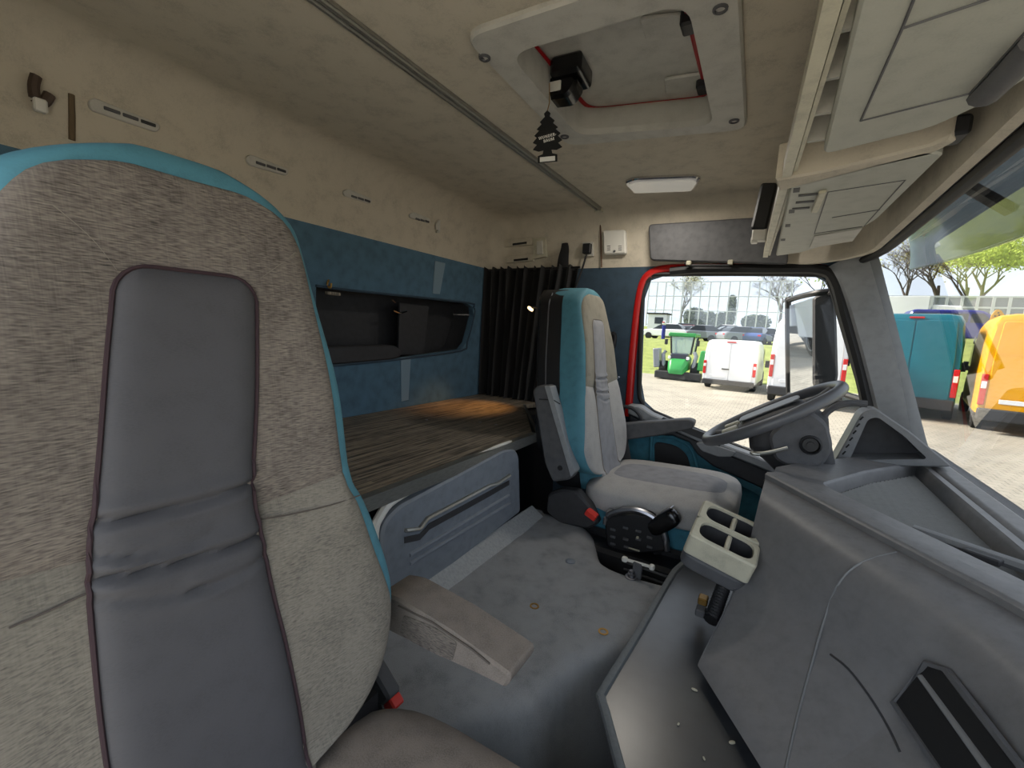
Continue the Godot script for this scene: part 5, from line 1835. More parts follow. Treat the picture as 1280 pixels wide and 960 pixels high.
# ---------- the yard outside ----------
func bank_y(x: float, z: float) -> float:
	var d := -z
	var rise := smoothstep(2.0, 10.0, x)
	var y := 1.72 + 0.75 * rise
	var a := smoothstep(23.0, 34.0, d) * y
	var far := smoothstep(46.0, 57.0, d) * (1.5 + 1.6 * rise)
	return a + far
func outside():
	M.paving = grain(Color(0.62, 0.60, 0.55), [[0.01, 0.10, 201, 1, 1], [0.06, 0.07, 202, 1, 1], [0.5, 0.06, 203, 1, 1]], 0.9, 6.0, 512)
	paver_joints(M.paving)
	M.grass = grain(Color(0.52, 0.57, 0.29), [[0.02, 0.20, 204, 1, 1], [0.1, 0.18, 205, 1, 1], [0.5, 0.2, 206, 1, 1]], 0.95, 8.0, 512, 1.0, Color(0.72, 0.71, 0.45))
	M.van_white = plain(Color(0.88, 0.89, 0.90), 0.25)
	M.van_teal = plain(Color(0.06, 0.40, 0.47), 0.22)
	M.van_yellow = plain(Color(0.84, 0.60, 0.005), 0.4); M.van_yellow.metallic_specular = 0.2
	M.van_blue = plain(Color(0.08, 0.12, 0.50), 0.22)
	M.car_grey = plain(Color(0.50, 0.52, 0.55), 0.3)
	M.car_dark = plain(Color(0.20, 0.22, 0.27), 0.3)
	M.car_blue = plain(Color(0.24, 0.32, 0.52), 0.3)
	M.car_red = plain(Color(0.50, 0.16, 0.18), 0.3)
	M.dark_glass = plain(Color(0.12, 0.14, 0.16), 0.06)
	M.tail = plain(Color(0.75, 0.06, 0.07), 0.2)
	M.bumper = plain(Color(0.16, 0.16, 0.17), 0.6)
	M.tyre = plain(Color(0.05, 0.05, 0.05), 0.85)
	M.rim = plain(Color(0.62, 0.63, 0.65), 0.35, 0.6)
	M.orange = plain(Color(0.90, 0.42, 0.08), 0.4)
	M.tractor = plain(Color(0.20, 0.55, 0.28), 0.35)
	M.bark = plain(Color(0.30, 0.26, 0.23), 0.9)
	M.leaf = plain(Color(0.55, 0.62, 0.25), 0.8); M.leaf.backlight_enabled = true; M.leaf.backlight = Color(0.5, 0.55, 0.2)
	M.leaf2 = plain(Color(0.62, 0.58, 0.26), 0.8); M.leaf2.backlight_enabled = true; M.leaf2.backlight = Color(0.5, 0.5, 0.2)
	M.blossom = plain(Color(0.78, 0.78, 0.68), 0.8)
	M.shrub = plain(Color(0.24, 0.30, 0.22), 0.9)
	M.galv = plain(Color(0.80, 0.81, 0.82), 0.45)
	M.barrier = glass(Color(0.50, 0.52, 0.52), 0.72, 0.15)
	M.clear = glass(Color(0.85, 0.88, 0.90), 0.05, 0.05)
	var b := MB.new()
	b.box(Vector3(0, -0.15, 20), Vector3(220, 0.3, 90))
	b.t.clear()
	b.quad(Vector3(-120, 0, 70), Vector3(120, 0, 70), Vector3(120, 0, -24), Vector3(-120, 0, -24))
	b.box(Vector3(0, -0.2, 23), Vector3(240, 0.39, 94))
	struct(b, "floor_yard", M.paving)
	b = MB.new()
	var rows := []
	for i in 45:
		var z := -22.6 - 2.2 * i
		var r := PackedVector3Array()
		for j in 81:
			var x := -100.0 + 2.5 * j
			r.append(Vector3(x, bank_y(x, z) - 0.02 + (0.05 * sin(x * 1.7) * sin(z * 1.3) if i > 1 else 0.0), z))
		rows.append(r)
	b.grid(rows)
	var g := part(b, "grass_bank", M.grass)
	tag(g, "sunlit green grass bank rising behind the parked vans", "grass"); g.set_meta("kind", "stuff")
	vans()
	tractor()
	cars()
	fences()
	trees()
func paver_joints(m: StandardMaterial3D):
	# narrow joints of small concrete pavers, too far away to be built one by one
	var img: Image = m.albedo_texture.get_image()
	var n := img.get_width()
	for y in n:
		for x in n:
			var row := y / 16
			if y % 16 == 0 or (x + (8 if row % 2 else 0)) % 16 == 0:
				img.set_pixel(x, y, img.get_pixel(x, y) * 0.72)
	m.albedo_texture = ImageTexture.create_from_image(img)

func wheel(b_t: MB, b_r: MB, c: Vector3, r: float, w: float, side: float):
	var bs := Basis(Vector3(0, 1, 0), Vector3(side, 0, 0), Vector3(0, 0, 1))
	b_t.lathe([Vector2(r * 0.7, -w * 0.5), Vector2(r, -w * 0.4), Vector2(r, w * 0.4), Vector2(r * 0.9, w * 0.5), Vector2(r * 0.62, w * 0.5)], 20, Transform3D(bs, c))
	b_r.lathe([Vector2(r * 0.6, w * 0.3), Vector2(r * 0.6, w * 0.52), Vector2(r * 0.45, w * 0.46), Vector2(r * 0.15, w * 0.5)], 16, Transform3D(bs, c))
# a panel van seen from behind: rear face at z = 0, nose towards -z
func van(called: String, label: String, m: Material, at: Vector3, turn: float, w: float, h: float, len: float, glazed: bool, tall_lights := true) -> Node3D:
	var root := thing(called, label, "van", at)
	origin[root] = Vector3.ZERO
	root.rotation.y = turn
	var b := MB.new()
	var loops := []
	var hw := w * 0.5
	var prof := [[0.0, h * 0.94, 0.97], [-0.06, h * 0.985, 1.0], [-0.4, h, 1.0], [-len * 0.55, h, 1.0], [-len * 0.68, h * 0.97, 0.99], [-len * 0.82, h * 0.62, 0.97], [-len * 0.90, h * 0.54, 0.95], [-len * 0.985, h * 0.44, 0.9], [-len, h * 0.32, 0.84]]
	for p in prof:
		var l := PackedVector3Array()
		var top: float = p[1]
		var ww: float = hw * p[2]
		for q in [[-1.0, 0.16], [-1.0, 0.5], [-0.975, 0.75], [-0.92, 0.93], [-0.84, 0.985], [-0.6, 1.0], [0.6, 1.0], [0.84, 0.985], [0.92, 0.93], [0.975, 0.75], [1.0, 0.5], [1.0, 0.16]]:
			l.append(Vector3(q[0] * ww, maxf(0.0, (top - h * 0.16) * (q[1] - 0.16) / 0.84) + h * 0.16, p[0]))
		loops.append(l)
	b.loft(loops, true, true, false)
	part(b, "body", m, root)
	# rear doors: two leaves standing proud by a joint
	var y0 := h * 0.2; var y1 := h * 0.93
	for s in [-1.0, 1.0]:
		b = MB.new()
		var pg := PackedVector2Array([Vector2(s * 0.012, y0), Vector2(s * hw * 0.86, y0), Vector2(s * hw * 0.86, h * 0.6), Vector2(s * hw * 0.80, y1), Vector2(s * 0.012, y1)])
		b.prism(MB.rounded(pg, 0.06, 3), -0.01, 0.03, Transform3D(), 0.012)
		var d := part(b, "rear_door", m, root)
		if glazed:
			b = MB.new()
			b.prism(MB.rounded(PackedVector2Array([Vector2(s * 0.08, h * 0.56), Vector2(s * hw * 0.76, h * 0.56), Vector2(s * hw * 0.72, h * 0.86), Vector2(s * 0.08, h * 0.86)]), 0.06, 3), 0.03, 0.036, Transform3D(), 0.002)
			part(b, "pane", M.dark_glass, d)
		for yy in [h * 0.30, h * 0.66]:
			b = MB.new()
			b.box(Vector3(s * hw * 0.45, yy, 0.031), Vector3(hw * 0.72, 0.012, 0.006))
			part(b, "pressing", m if not glazed else M.bumper, d)
	b = MB.new(); b.rbox(Vector3(-0.12, h * 0.42, 0.045), Vector3(0.26, 0.05, 0.03), 0.012)
	part(b, "handle", M.bumper, root)
	b = MB.new(); b.rbox(Vector3(-hw * 0.42, h * 0.27, 0.036), Vector3(0.52, 0.11, 0.012), 0.01)
	part(b, "number_plate", M.van_white, root)
	for s in [-1.0, 1.0]:
		b = MB.new()
		b.rbox(Vector3(s * hw * 0.935, h * (0.44 if tall_lights else 0.36), 0.01), Vector3(hw * 0.11, h * 0.26, 0.06), 0.02)
		var tl := part(b, "tail_lamp", M.tail, root)
		b = MB.new()
		b.rbox(Vector3(s * hw * 0.935, h * (0.48 if tall_lights else 0.40), 0.035), Vector3(hw * 0.09, h * 0.06, 0.02), 0.01)
		part(b, "reversing_lens", M.van_white, tl)
	b = MB.new(); b.rbox(Vector3(0, h * 0.955, 0.02), Vector3(0.32, 0.05, 0.05), 0.012)
	part(b, "brake_lamp", M.tail, root)
	b = MB.new(); b.rbox(Vector3(0, h * 0.155, 0.02), Vector3(w * 0.98, h * 0.10, 0.22), 0.05)
	part(b, "bumper", M.bumper, root)
	for s in [-1.0, 1.0]:
		for zz in [-0.75, -len + 0.9]:
			var t := MB.new(); var r := MB.new()
			wheel(t, r, Vector3(s * (hw - 0.12), 0.33, zz), 0.33, 0.22, s)
			var tp := part(t, "wheel", M.tyre, root)
			part(r, "wheel_rim", M.rim, tp)
		b = MB.new(); b.rbox(Vector3(s * (hw + 0.14), h * 0.5, -len * 0.74), Vector3(0.22, 0.30, 0.10), 0.03)
		part(b, "door_mirror", M.bumper, root)
		b = MB.new()
		b.prism(MB.rounded(PackedVector2Array([Vector2(-len * 0.62, h * 0.52), Vector2(-len * 0.78, h * 0.52), Vector2(-len * 0.70, h * 0.80), Vector2(-len * 0.62, h * 0.84)]), 0.05, 3), -0.006, 0.006, Transform3D(Basis(Vector3(0, 0, 1), Vector3(0, 1, 0), Vector3(-1, 0, 0)), Vector3(s * hw * 0.985, 0, 0)))
		part(b, "side_window", M.dark_glass, root)
	b = MB.new()
	b.quad(Vector3(-hw * 0.8, h * 0.62, -len * 0.83), Vector3(-hw * 0.75, h * 0.93, -len * 0.70), Vector3(hw * 0.75, h * 0.93, -len * 0.70), Vector3(hw * 0.8, h * 0.62, -len * 0.83))
	part(b, "windscreen", M.dark_glass, root)
	origin[root] = at
	return root
func vans():
	var p := onz(910, 480, -19.0)
	van("panel_van", "white low panel van parked beside the green tractor", M.van_white, Vector3(p.x, 0, -18.6), deg_to_rad(-3), 1.86, 1.96, 4.8, false)
	p = onz(1006, 470, -16.5)
	van("panel_van", "tall white panel van parked behind the wing mirror", M.van_white, Vector3(p.x, 0, -16.2), deg_to_rad(-4), 2.0, 2.75, 5.4, false)
	p = onz(1128, 480, -17.0)
	van("panel_van", "teal high roof panel van seen through the windscreen", M.van_teal, Vector3(p.x, 0, -16.6), deg_to_rad(-15), 2.1, 3.0, 5.8, false, false)
	p = onz(1296, 480, -15.5)
	van("panel_van", "yellow panel van seen through the windscreen", M.van_yellow, Vector3(p.x, 0, -15.0), deg_to_rad(-12), 2.15, 2.95, 5.8, false, false)
	# blue people carrier on the bank, side on
	p = onz(1195, 425, -36.0)
	side_van(Vector3(p.x, bank_y(p.x, -36.0), -36.0))
	# white box lorry far behind the blue van, and one the mirror shows
	lorry(Vector3(9.5, bank_y(9.5, -44.0), -44.0), deg_to_rad(80), "white box lorry standing on the bank behind the blue van")
	lorry(Vector3(-13.5, 0, -11.5), deg_to_rad(30), "white box lorry behind the cab, seen only in the wing mirror")
func side_van(at: Vector3):
	var root := thing("minibus", "dark blue minibus side on upon the grass bank", "van", at)
	origin[root] = Vector3.ZERO
	var b := MB.new()
	var prof := PackedVector2Array([Vector2(-2.5, 0.3), Vector2(2.45, 0.3), Vector2(2.5, 0.75), Vector2(2.35, 1.0), Vector2(1.5, 1.18), Vector2(0.85, 1.82), Vector2(0.5, 1.92), Vector2(-2.3, 1.92), Vector2(-2.5, 1.6)])
	b.prism(MB.rounded(prof, 0.15, 3), -0.95, 0.95, Transform3D(), 0.08)
	part(b, "body", M.van_blue, root)
	for q in [[-2.3, -1.1], [-1.0, 0.1], [0.2, 1.25]]:
		b = MB.new()
		var e: float = q[1]
		b.prism(MB.rounded(PackedVector2Array([Vector2(q[0], 1.2), Vector2(e, 1.2), Vector2(e - (0.55 if e > 1 else 0.0), 1.72), Vector2(q[0], 1.72)]), 0.05, 2), 0.94, 0.962, Transform3D())
		part(b, "side_window", M.dark_glass, root)
	b = MB.new()
	b.quad(Vector3(1.52, 1.2, -0.8), Vector3(1.52, 1.2, 0.8), Vector3(0.9, 1.82, 0.75), Vector3(0.9, 1.82, -0.75))
	part(b, "windscreen", M.dark_glass, root)
	for x in [-1.6, 1.55]:
		for s in [1.0, -1.0]:
			var t := MB.new(); var r := MB.new()
			var bs := Basis(Vector3(1, 0, 0), Vector3(0, 0, s), Vector3(0, -s, 0))
			t.lathe([Vector2(0.2, -0.1), Vector2(0.33, -0.1), Vector2(0.33, 0.1), Vector2(0.2, 0.11)], 20, Transform3D(bs, Vector3(x, 0.33, s * 0.87)))
			r.lathe([Vector2(0.21, 0.05), Vector2(0.21, 0.12), Vector2(0.05, 0.13)], 16, Transform3D(bs, Vector3(x, 0.33, s * 0.87)))
			var tp := part(t, "wheel", M.tyre, root)
			part(r, "wheel_rim", M.rim, tp)
	b = MB.new(); b.rbox(Vector3(1.2, 1.25, 1.05), Vector3(0.12, 0.2, 0.2), 0.03)
	part(b, "door_mirror", M.van_blue, root)
	origin[root] = at
func lorry(at: Vector3, turn: float, label: String):
	var root := thing("box_lorry", label, "lorry", at)
	origin[root] = Vector3.ZERO
	root.rotation.y = turn
	var b := MB.new(); b.rbox(Vector3(0, 2.2, -2.5), Vector3(2.4, 2.4, 5.0), 0.05)
	part(b, "box_body", M.van_white, root)
	b = MB.new()
	b.prism(MB.rounded(PackedVector2Array([Vector2(0.2, 0.6), Vector2(2.0, 0.6), Vector2(2.0, 1.6), Vector2(1.7, 2.7), Vector2(0.2, 2.8)]), 0.1, 3), -1.1, 1.1, Transform3D(Basis(Vector3(0, 0, 1), Vector3(0, 1, 0), Vector3(-1, 0, 0)), Vector3.ZERO), 0.06)
	part(b, "cab", M.van_white, root)
	b = MB.new(); b.quad(Vector3(-0.95, 1.65, 2.0), Vector3(0.95, 1.65, 2.0), Vector3(0.9, 2.55, 1.76), Vector3(-0.9, 2.55, 1.76))
	part(b, "windscreen", M.dark_glass, root)
	b = MB.new(); b.box(Vector3(0, 0.75, -1.6), Vector3(0.9, 0.3, 6.4))
	part(b, "chassis", M.bumper, root)
	b = MB.new(); b.rbox(Vector3(0, 0.62, 2.0), Vector3(2.2, 0.35, 0.2), 0.05)
	part(b, "bumper", M.bumper, root)
	for s in [-1.0, 1.0]:
		for zz in [1.1, -3.6]:
			var t := MB.new(); var r := MB.new()
			wheel(t, r, Vector3(s * 0.95, 0.48, zz), 0.48, 0.28, s)
			var tp := part(t, "wheel", M.tyre, root)
			part(r, "wheel_rim", M.rim, tp)
	origin[root] = at

func tractor():
	var at := ony(848, 474, 0.0)
	var root := thing("tractor", "green mowing tractor with folded side arms on the paving", "tractor", at)
	origin[root] = Vector3.ZERO
	var b := MB.new()
	for s in [-1.0, 1.0]:
		b = MB.new(); var r := MB.new()
		wheel(b, r, Vector3(s * 0.68, 0.42, 0.1), 0.42, 0.32, s)
		var w := part(b, "wheel", M.tyre, root); part(r, "wheel_rim", M.tractor, w)
	b = MB.new(); b.rbox(Vector3(0.05, 0.22, 0.55), Vector3(2.0, 0.34, 0.5), 0.06)
	part(b, "mower_deck", M.bumper, root)
	b = MB.new()
	var loops := []
	for q in [[0.9, 0.28, 0.55, 0.30], [0.6, 0.42, 0.95, 0.45], [-0.2, 0.46, 1.2, 0.5]]:
		var l := PackedVector3Array()
		for e in [[-1, 0], [-1, 0.7], [-0.7, 1], [0.7, 1], [1, 0.7], [1, 0]]: l.append(Vector3(e[0] * q[1], q[3] + e[1] * (q[2] - q[3]), q[0]))
		loops.append(l)
	b.loft(loops, true, true, true)
	part(b, "bonnet", M.tractor, root)
	b = MB.new(); b.rbox(Vector3(0, 1.0, 0.25), Vector3(0.76, 0.42, 0.5), 0.06)
	part(b, "dark_cowl", M.car_dark, root)
	b = MB.new()
	b.prism(MB.rounded(PackedVector2Array([Vector2(-0.42, 1.2), Vector2(0.42, 1.2), Vector2(0.50, 2.0), Vector2(-0.50, 2.0)]), 0.05, 3), -1.2, 0.0, Transform3D(), 0.03)
	part(b, "cab_glass", glass(Color(0.75, 0.85, 0.85), 0.55, 0.05), root)
	for s in [-1.0, 1.0]:
		b = MB.new(); b.tube([Vector3(s * 0.43, 1.18, 0.0), Vector3(s * 0.52, 2.02, 0.0)], 0.04, 6)
		b.tube([Vector3(s * 0.43, 1.18, -1.2), Vector3(s * 0.52, 2.02, -1.2)], 0.04, 6)
		part(b, "cab_post", M.bumper, root)
		b = MB.new(); b.tube([Vector3(s * 0.62, 0.45, 0.4), Vector3(s * 0.72, 1.15, 0.35), Vector3(s * 0.62, 1.3, 0.3)], 0.09, 8)
		part(b, "lift_arm", M.car_grey, root)
		b = MB.new(); b.rbox(Vector3(s * 1.0, 0.95, 0.2), Vector3(0.28, 0.9, 0.6), 0.06, Basis(Vector3(0, 0, 1), -s * 0.12))
		part(b, "side_deck", M.tractor if s > 0 else M.car_grey, root)
		b = MB.new(); b.rbox(Vector3(s * 0.40, 1.02, 0.52), Vector3(0.12, 0.14, 0.06), 0.03)
		part(b, "headlamp", M.van_white, root)
		b = MB.new(); b.rbox(Vector3(s * 0.70, 1.72, 0.05), Vector3(0.14, 0.26, 0.06), 0.03)
		part(b, "mirror", M.bumper, root)
	b = MB.new(); b.rbox(Vector3(0, 2.08, -0.55), Vector3(1.2, 0.17, 1.5), 0.06)
	part(b, "cab_roof", M.tractor, root)
	origin[root] = at

func cars():
	var root := thing("parked_car", "x", "car", Vector3.ZERO, "cars parked in a row on the grass bank")
	var b := MB.new()
	var body := PackedVector2Array([Vector2(-2.15, 0.28), Vector2(2.15, 0.28), Vector2(2.2, 0.6), Vector2(2.05, 0.82), Vector2(1.1, 0.95), Vector2(-1.9, 0.98), Vector2(-2.2, 0.75)])
	b.prism(MB.rounded(body, 0.12, 3), -0.86, 0.86, Transform3D(), 0.08)
	var bd := part(b, "body", M.car_grey, root)
	b = MB.new()
	var loops := []
	for q in [[0.92, 1.05, -1.85, 0.80], [1.25, 0.55, -1.55, 0.70], [1.44, 0.2, -1.2, 0.62], [1.48, 0.0, -1.0, 0.55]]:
		loops.append(PackedVector3Array([Vector3(q[1], q[0], q[3]), Vector3(q[1], q[0], -q[3]), Vector3(q[2], q[0], -q[3]), Vector3(q[2], q[0], q[3])]))
	b.loft(loops.slice(0, 3), true, true)
	part(b, "windows", M.dark_glass, root)
	b = MB.new(); b.loft(loops.slice(2, 4), true, true)
	var rf := part(b, "roof", M.car_grey, root)
	for x in [-1.3, 1.35]:
		for s in [1.0, -1.0]:
			var t := MB.new(); var bs := Basis(Vector3(1, 0, 0), Vector3(0, 0, s), Vector3(0, -s, 0))
			t.lathe([Vector2(0.2, -0.1), Vector2(0.31, -0.1), Vector2(0.31, 0.1), Vector2(0.2, 0.11)], 14, Transform3D(bs, Vector3(x, 0.31, s * 0.80)))
			part(t, "wheel", M.tyre, root)
	for s in [-1.0, 1.0]:
		b = MB.new(); b.rbox(Vector3(2.12, 0.68, s * 0.62), Vector3(0.12, 0.12, 0.3), 0.03)
		part(b, "headlamp", M.van_white, root)
		b = MB.new(); b.rbox(Vector3(-2.14, 0.74, s * 0.64), Vector3(0.1, 0.14, 0.26), 0.03)
		part(b, "tail_lamp", M.tail, root)
	var spots := [[832, -43.0, 172, "van_white", "white car at the hut end of the row on the bank"], [868, -45.0, 60, "car_red", "dark red car parked between white and grey cars on the bank"], [885, -43.5, 20, "car_grey", "light grey car parked above the green tractor"],
		[906, -44.0, 200, "car_dark", "dark grey car parked above the low white van"], [929, -43.5, 35, "car_grey", "grey car parked above the low white van roof edge"], [946, -44.5, 80, "car_blue", "blue car parked on the bank near the wing mirror"], [962, -47.0, 10, "car_dark", "dark car half hidden behind the tall white van"], [850, -49.0, 185, "car_dark", "dark car in the back of the row near the hut"], [915, -49.0, 15, "van_white", "white car in the back of the row on the bank"]]
	for i in spots.size():
		var s: Array = spots[i]
		var z: float = s[1]
		var p := onz(s[0], 420, z)
		var at := Vector3(p.x, bank_y(p.x, z) - 0.02, z)
		var o: Node3D = root if i == 0 else place_copy(root, at, 0.0, s[4])
		o.position = at; o.rotation.y = deg_to_rad(s[2]); o.set_meta("label", s[4])
		for c in o.get_children():
			if String(c.name).begins_with("body") or String(c.name).begins_with("roof"): c.material_override = M[s[3]]
	# hut and post near the end of the row
	var hz := -50.0
	var hp := onz(822, 415, hz)
	var hut := thing("site_hut", "small white hut with dark roof at the end of the car row", "hut", Vector3(hp.x, bank_y(hp.x, hz), hz))
	origin[hut] = Vector3.ZERO
	b = MB.new(); b.box(Vector3(0, 1.1, 0), Vector3(2.0, 2.2, 1.6))
	part(b, "walls", M.van_white, hut)
	b = MB.new(); b.rbox(Vector3(0, 2.25, 0), Vector3(2.3, 0.16, 1.9), 0.03)
	part(b, "roof", M.bumper, hut)
	b = MB.new(); b.box(Vector3(0.2, 1.5, 0.81), Vector3(0.9, 0.7, 0.02))
	part(b, "window", M.dark_glass, hut)
	origin[hut] = hut.position
	var bp := onz(829, 420, -41.0)
	var bps := thing("marker_post", "blue marker post with a white and red head before the hut", "post", Vector3(bp.x, bank_y(bp.x, -41.0), -41.0))
	var y0: float = bank_y(bp.x, -41.0)
	b = MB.new(); b.tube([Vector3(bp.x, y0, -41.0), Vector3(bp.x, y0 + 1.25, -41.0)], 0.16, 10)
	part(b, "post", M.van_blue, bps)
	b = MB.new(); b.pillow(Vector3(bp.x, y0 + 1.45, -41.0), Vector3(0.36, 0.42, 0.36), 0.9)
	part(b, "head", M.van_white, bps)
	b = MB.new(); b.rbox(Vector3(bp.x - 0.05, y0 + 1.52, -40.83), Vector3(0.2, 0.12, 0.06), 0.02)
	part(b, "band", M.tail, bps)
	# yellow sign between blue minibus and yellow van
	var sz := -30.0
	var sp := onz(1247, 396, sz)
	var sg := thing("yellow_sign", "yellow rounded sign with black dots on a post beside the yellow van", "sign", Vector3(sp.x, bank_y(sp.x, sz), sz))
	b = MB.new()
	b.prism(MB.rounded(lz([[1237, 403], [1239, 394], [1245, 387], [1251, 387], [1256, 394], [1258, 402]], sz), 0.08, 3), -0.04, 0.0, FZ(sz), 0.01)
	part(b, "board", M.van_yellow, sg)
	for q in [[1244, 395], [1249, 394], [1246, 399], [1251, 398], [1248, 391]]:
		b = MB.new(); b.rbox(onz(q[0], q[1], sz + 0.005), Vector3(0.07, 0.07, 0.01), 0.03)
		part(b, "dot", M.matt_black, sg)
	b = MB.new(); b.tube([Vector3(sp.x, bank_y(sp.x, sz), sz - 0.06), Vector3(sp.x, sp.y, sz - 0.06)], 0.05, 8)
	part(b, "post", M.galv, sg)

func fences():
	# tall mesh fence above the cars
	var z := -57.0
	var a := onz(808, 400, z).x; var e := onz(985, 400, z).x
	var y0 := bank_y(a, z); var y1 := onz(900, 352, z).y
	var root := thing("mesh_fence", "tall white grid fence standing behind the parked cars", "fence", Vector3((a + e) * 0.5, y0, z))
	var n := 15
	var post := MB.new(); post.box(Vector3(0, (y1 - y0) * 0.5, 0), Vector3(0.12, y1 - y0, 0.12))
	var pm := post.mesh(Vector3.ZERO); pm.surface_set_material(0, M.galv)
	var pane := MB.new(); pane.box(Vector3((e - a) / n * 0.5, (y1 - y0) * 0.5, 0), Vector3((e - a) / n - 0.12, y1 - y0 - 0.2, 0.02))
	var gm := pane.mesh(Vector3.ZERO); gm.surface_set_material(0, M.clear)
	for k in n + 1:
		for m in [[pm, "post"], [gm, "pane"]]:
			if m[1] == "pane" and k == n: continue
			var o := MeshInstance3D.new()
			o.mesh = m[0]; o.name = numbered(root, m[1]); root.add_child(o, true)
			o.position = Vector3(a + (e - a) * k / n, y0, z) - origin[root]
	for h in [0.02, 0.36, 0.68, 1.0]:
		var b := MB.new(); b.box(Vector3((a + e) * 0.5, lerpf(y0 + 0.1, y1, h), z), Vector3(e - a, 0.10, 0.08))
		part(b, "rail", M.galv, root)
	# panelled noise barrier seen through the windscreen
	z = -58.0
	a = onz(1092, 395, z).x; e = onz(1400, 375, z).x
	y0 = onz(1225, 398, z).y; y1 = onz(1225, 371, z).y
	root = thing("noise_barrier", "white framed noise barrier of grey panels on the embankment", "barrier", Vector3((a + e) * 0.5, y0, z))
	n = 15
	post = MB.new(); post.box(Vector3(0, (y1 - y0) * 0.5, 0), Vector3(0.22, y1 - y0 + 0.1, 0.2))
	pm = post.mesh(Vector3.ZERO); pm.surface_set_material(0, M.galv)
	pane = MB.new(); pane.box(Vector3((e - a) / n * 0.5, (y1 - y0) * 0.25, 0), Vector3((e - a) / n - 0.2, (y1 - y0) * 0.5 - 0.15, 0.06))
	gm = pane.mesh(Vector3.ZERO); gm.surface_set_material(0, M.barrier)
	for k in n + 1:
		for m in [[pm, "post", 0.0], [gm, "panel", 0.0], [gm, "panel", 0.5]]:
			if m[1] == "panel" and k == n: continue
			var o := MeshInstance3D.new()
			o.mesh = m[0]; o.name = numbered(root, m[1]); root.add_child(o, true)
			o.position = Vector3(a + (e - a) * k / n, y0 + (y1 - y0) * m[2], z) - origin[root]
	for h in [0.0, 0.5, 1.0]:
		var b := MB.new(); b.box(Vector3((a + e) * 0.5, lerpf(y0, y1, h), z), Vector3(e - a, 0.16, 0.14))
		part(b, "rail", M.galv, root)
	var foot := MB.new(); foot.box(Vector3((a + e) * 0.5, y0 - 0.9, z), Vector3(e - a, 1.8, 0.2))
	part(foot, "plinth", M.car_grey, root)

func twig(b: MB, rng: RandomNumberGenerator, p: Vector3, d: Vector3, len: float, r: float, depth: int, tips: Array, spread: float):
	var bend := Vector3(rng.randf_range(-0.2, 0.2), rng.randf_range(-0.05, 0.2), rng.randf_range(-0.2, 0.2))
	var mid := p + d * len * 0.5 + bend * len * 0.2
	var q := p + (d + bend * 0.5).normalized() * len
	if depth < 2: b.tube([p, q], r, 3, false, r * 0.55)
	else: b.tube([p, mid, q], r, 3 if depth < 4 else 5, false, r * 0.55)
	if depth <= 1: tips.append(mid)
	if depth == 0:
		tips.append(q)
		return
	var n := 3 if depth > 2 else 4
	for k in n:
		var a := rng.randf_range(0, TAU)
		var side := Vector3(cos(a), rng.randf_range(-0.1, 0.5), sin(a))
		var dd := (d + side * spread).normalized()
		twig(b, rng, p.lerp(q, rng.randf_range(0.55, 1.0)), dd, len * rng.randf_range(0.62, 0.82), r * 0.55, depth - 1, tips, spread)
func tree(called: String, label: String, at: Vector3, h: float, sd: int, depth: int, spread: float, leaf: Material, leaves: int, size: float):
	var root := thing(called, label, "tree", at, "")
	var rng := RandomNumberGenerator.new(); rng.seed = sd
	var b := MB.new(); var tips := []
	twig(b, rng, at, Vector3(0, 1, 0), h * 0.30, h * 0.020, depth, tips, spread)
	part(b, "branches", M.bark, root, 1.0)
	if leaves > 0:
		b = MB.new()
		for k in leaves:
			var c: Vector3 = tips[rng.randi() % tips.size()] + Vector3(rng.randfn(), rng.randfn(), rng.randfn()) * h * 0.03
			var u := Vector3(rng.randfn(), rng.randfn(), rng.randfn()).normalized() * size
			var v := u.cross(Vector3(rng.randfn(), rng.randfn(), rng.randfn())).normalized() * size * 0.7
			b.quad(c - u, c - v, c + u, c + v)
		var f := part(b, "foliage", leaf, root, 1.0)
		f.set_meta("kind", "stuff")
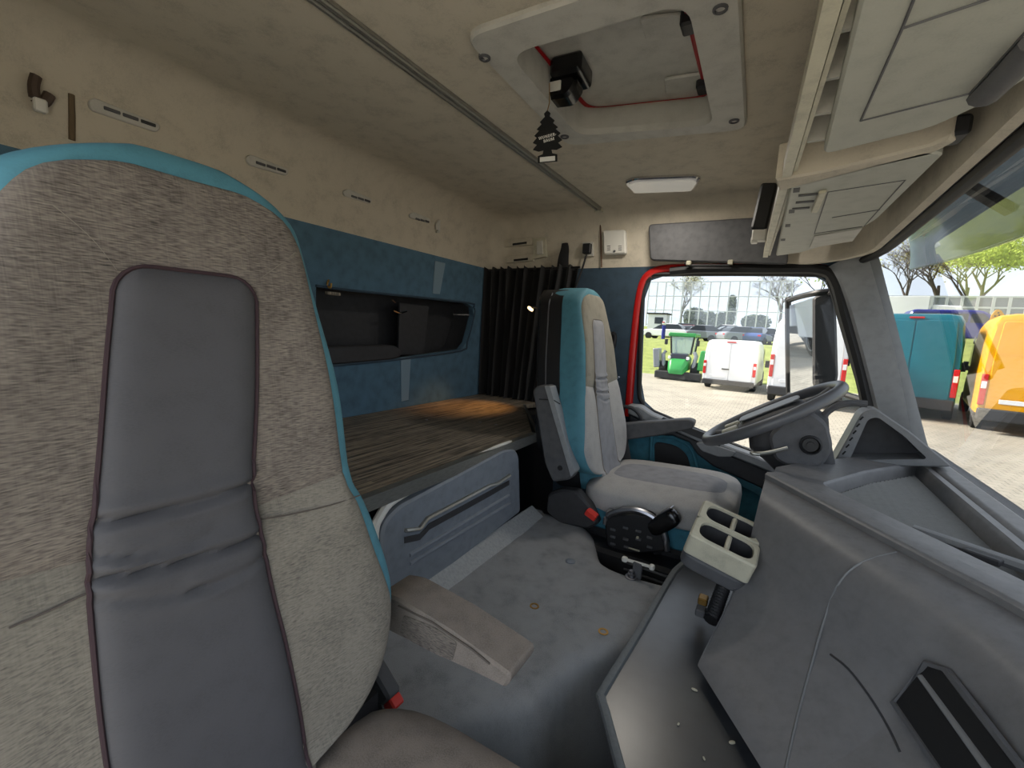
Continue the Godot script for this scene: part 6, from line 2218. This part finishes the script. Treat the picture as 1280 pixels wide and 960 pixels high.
func trees():
	var spots := [
		["bare_tree", "pale blossoming tree behind the fence and the hut", 850, 400, -66.0, 9.0, 5, 0.75, "blossom", 900, 0.10],
		["bare_tree", "wide bare tree behind the fence near the wing mirror", 975, 400, -66.0, 10.0, 6, 0.9, "blossom", 160, 0.09],
		["bare_tree", "bare tree behind the noise barrier beside the front pillar", 1128, 396, -70.0, 10.5, 6, 0.75, "leaf2", 300, 0.09],
		["bare_tree", "tall bare tree behind the noise barrier above the teal van", 1170, 394, -68.0, 11.0, 6, 0.75, "leaf2", 350, 0.09],
		["leafy_tree", "yellow green leafy tree behind the noise barrier", 1225, 390, -66.0, 10.5, 5, 0.8, "leaf", 4500, 0.15],
		["leafy_tree", "pale green leafy tree rising above the yellow van", 1285, 385, -70.0, 13.0, 5, 0.8, "leaf", 4500, 0.16],
		["leafy_tree", "young leafy tree between bare trees and yellow green tree", 1202, 392, -72.0, 11.5, 5, 0.8, "leaf2", 1800, 0.13],
		["bare_tree", "light green tree top beside the upper corner of the wing mirror", 1032, 398, -74.0, 11.0, 5, 0.7, "leaf", 700, 0.18]]
	var k := 0
	for s in spots:
		var z: float = s[4]
		var p := onz(s[2], s[3], z)
		tree(s[0], s[1], Vector3(p.x, minf(bank_y(p.x, z), p.y), z), s[5] * 1.15, 900 + k * 7, s[6], s[7], M[s[8]], s[9], s[10])
		k += 1
	# evergreen shrubs behind the fence
	k = 0
	var lab4 := ["broad dark shrub behind the mesh fence", "dark shrub behind the fence above the tractor", "grey green shrub behind the fence above the low van", "tall narrow conifer behind the mesh fence", "low dark shrub behind the fence by the wing mirror"]
	for s in [[868, 62.0, 3.0, 2.6], [885, 62.0, 2.8, 2.2], [905, 63.0, 2.4, 2.2], [913, 61.0, 1.0, 4.2], [945, 63.0, 3.4, 2.0]]:
		var z: float = -s[1]
		var p := onz(s[0], 400, z)
		var at := Vector3(p.x, bank_y(p.x, z), z)
		var root := thing("evergreen_shrub", lab4[k], "shrub", at)
		var rng := RandomNumberGenerator.new(); rng.seed = 50 + k
		var b := MB.new()
		for j in 900:
			var d := Vector3(rng.randfn(), rng.randfn(), rng.randfn()).normalized() * pow(rng.randf(), 0.4)
			var c := at + Vector3(d.x * s[2] * 0.5, (d.y * 0.5 + 0.55) * s[3], d.z * 1.0)
			var u := Vector3(rng.randfn(), rng.randfn(), rng.randfn()).normalized() * 0.2
			var v := u.cross(Vector3(rng.randfn(), rng.randfn(), rng.randfn())).normalized() * 0.16
			b.quad(c - u, c - v, c + u, c + v)
		var f := part(b, "foliage", M.shrub, root, 1.0)
		f.set_meta("kind", "stuff")
		b = MB.new(); b.tube([at, at + Vector3(0, s[3] * 0.7, 0)], 0.1, 6)
		part(b, "stem", M.bark, root)
		k += 1
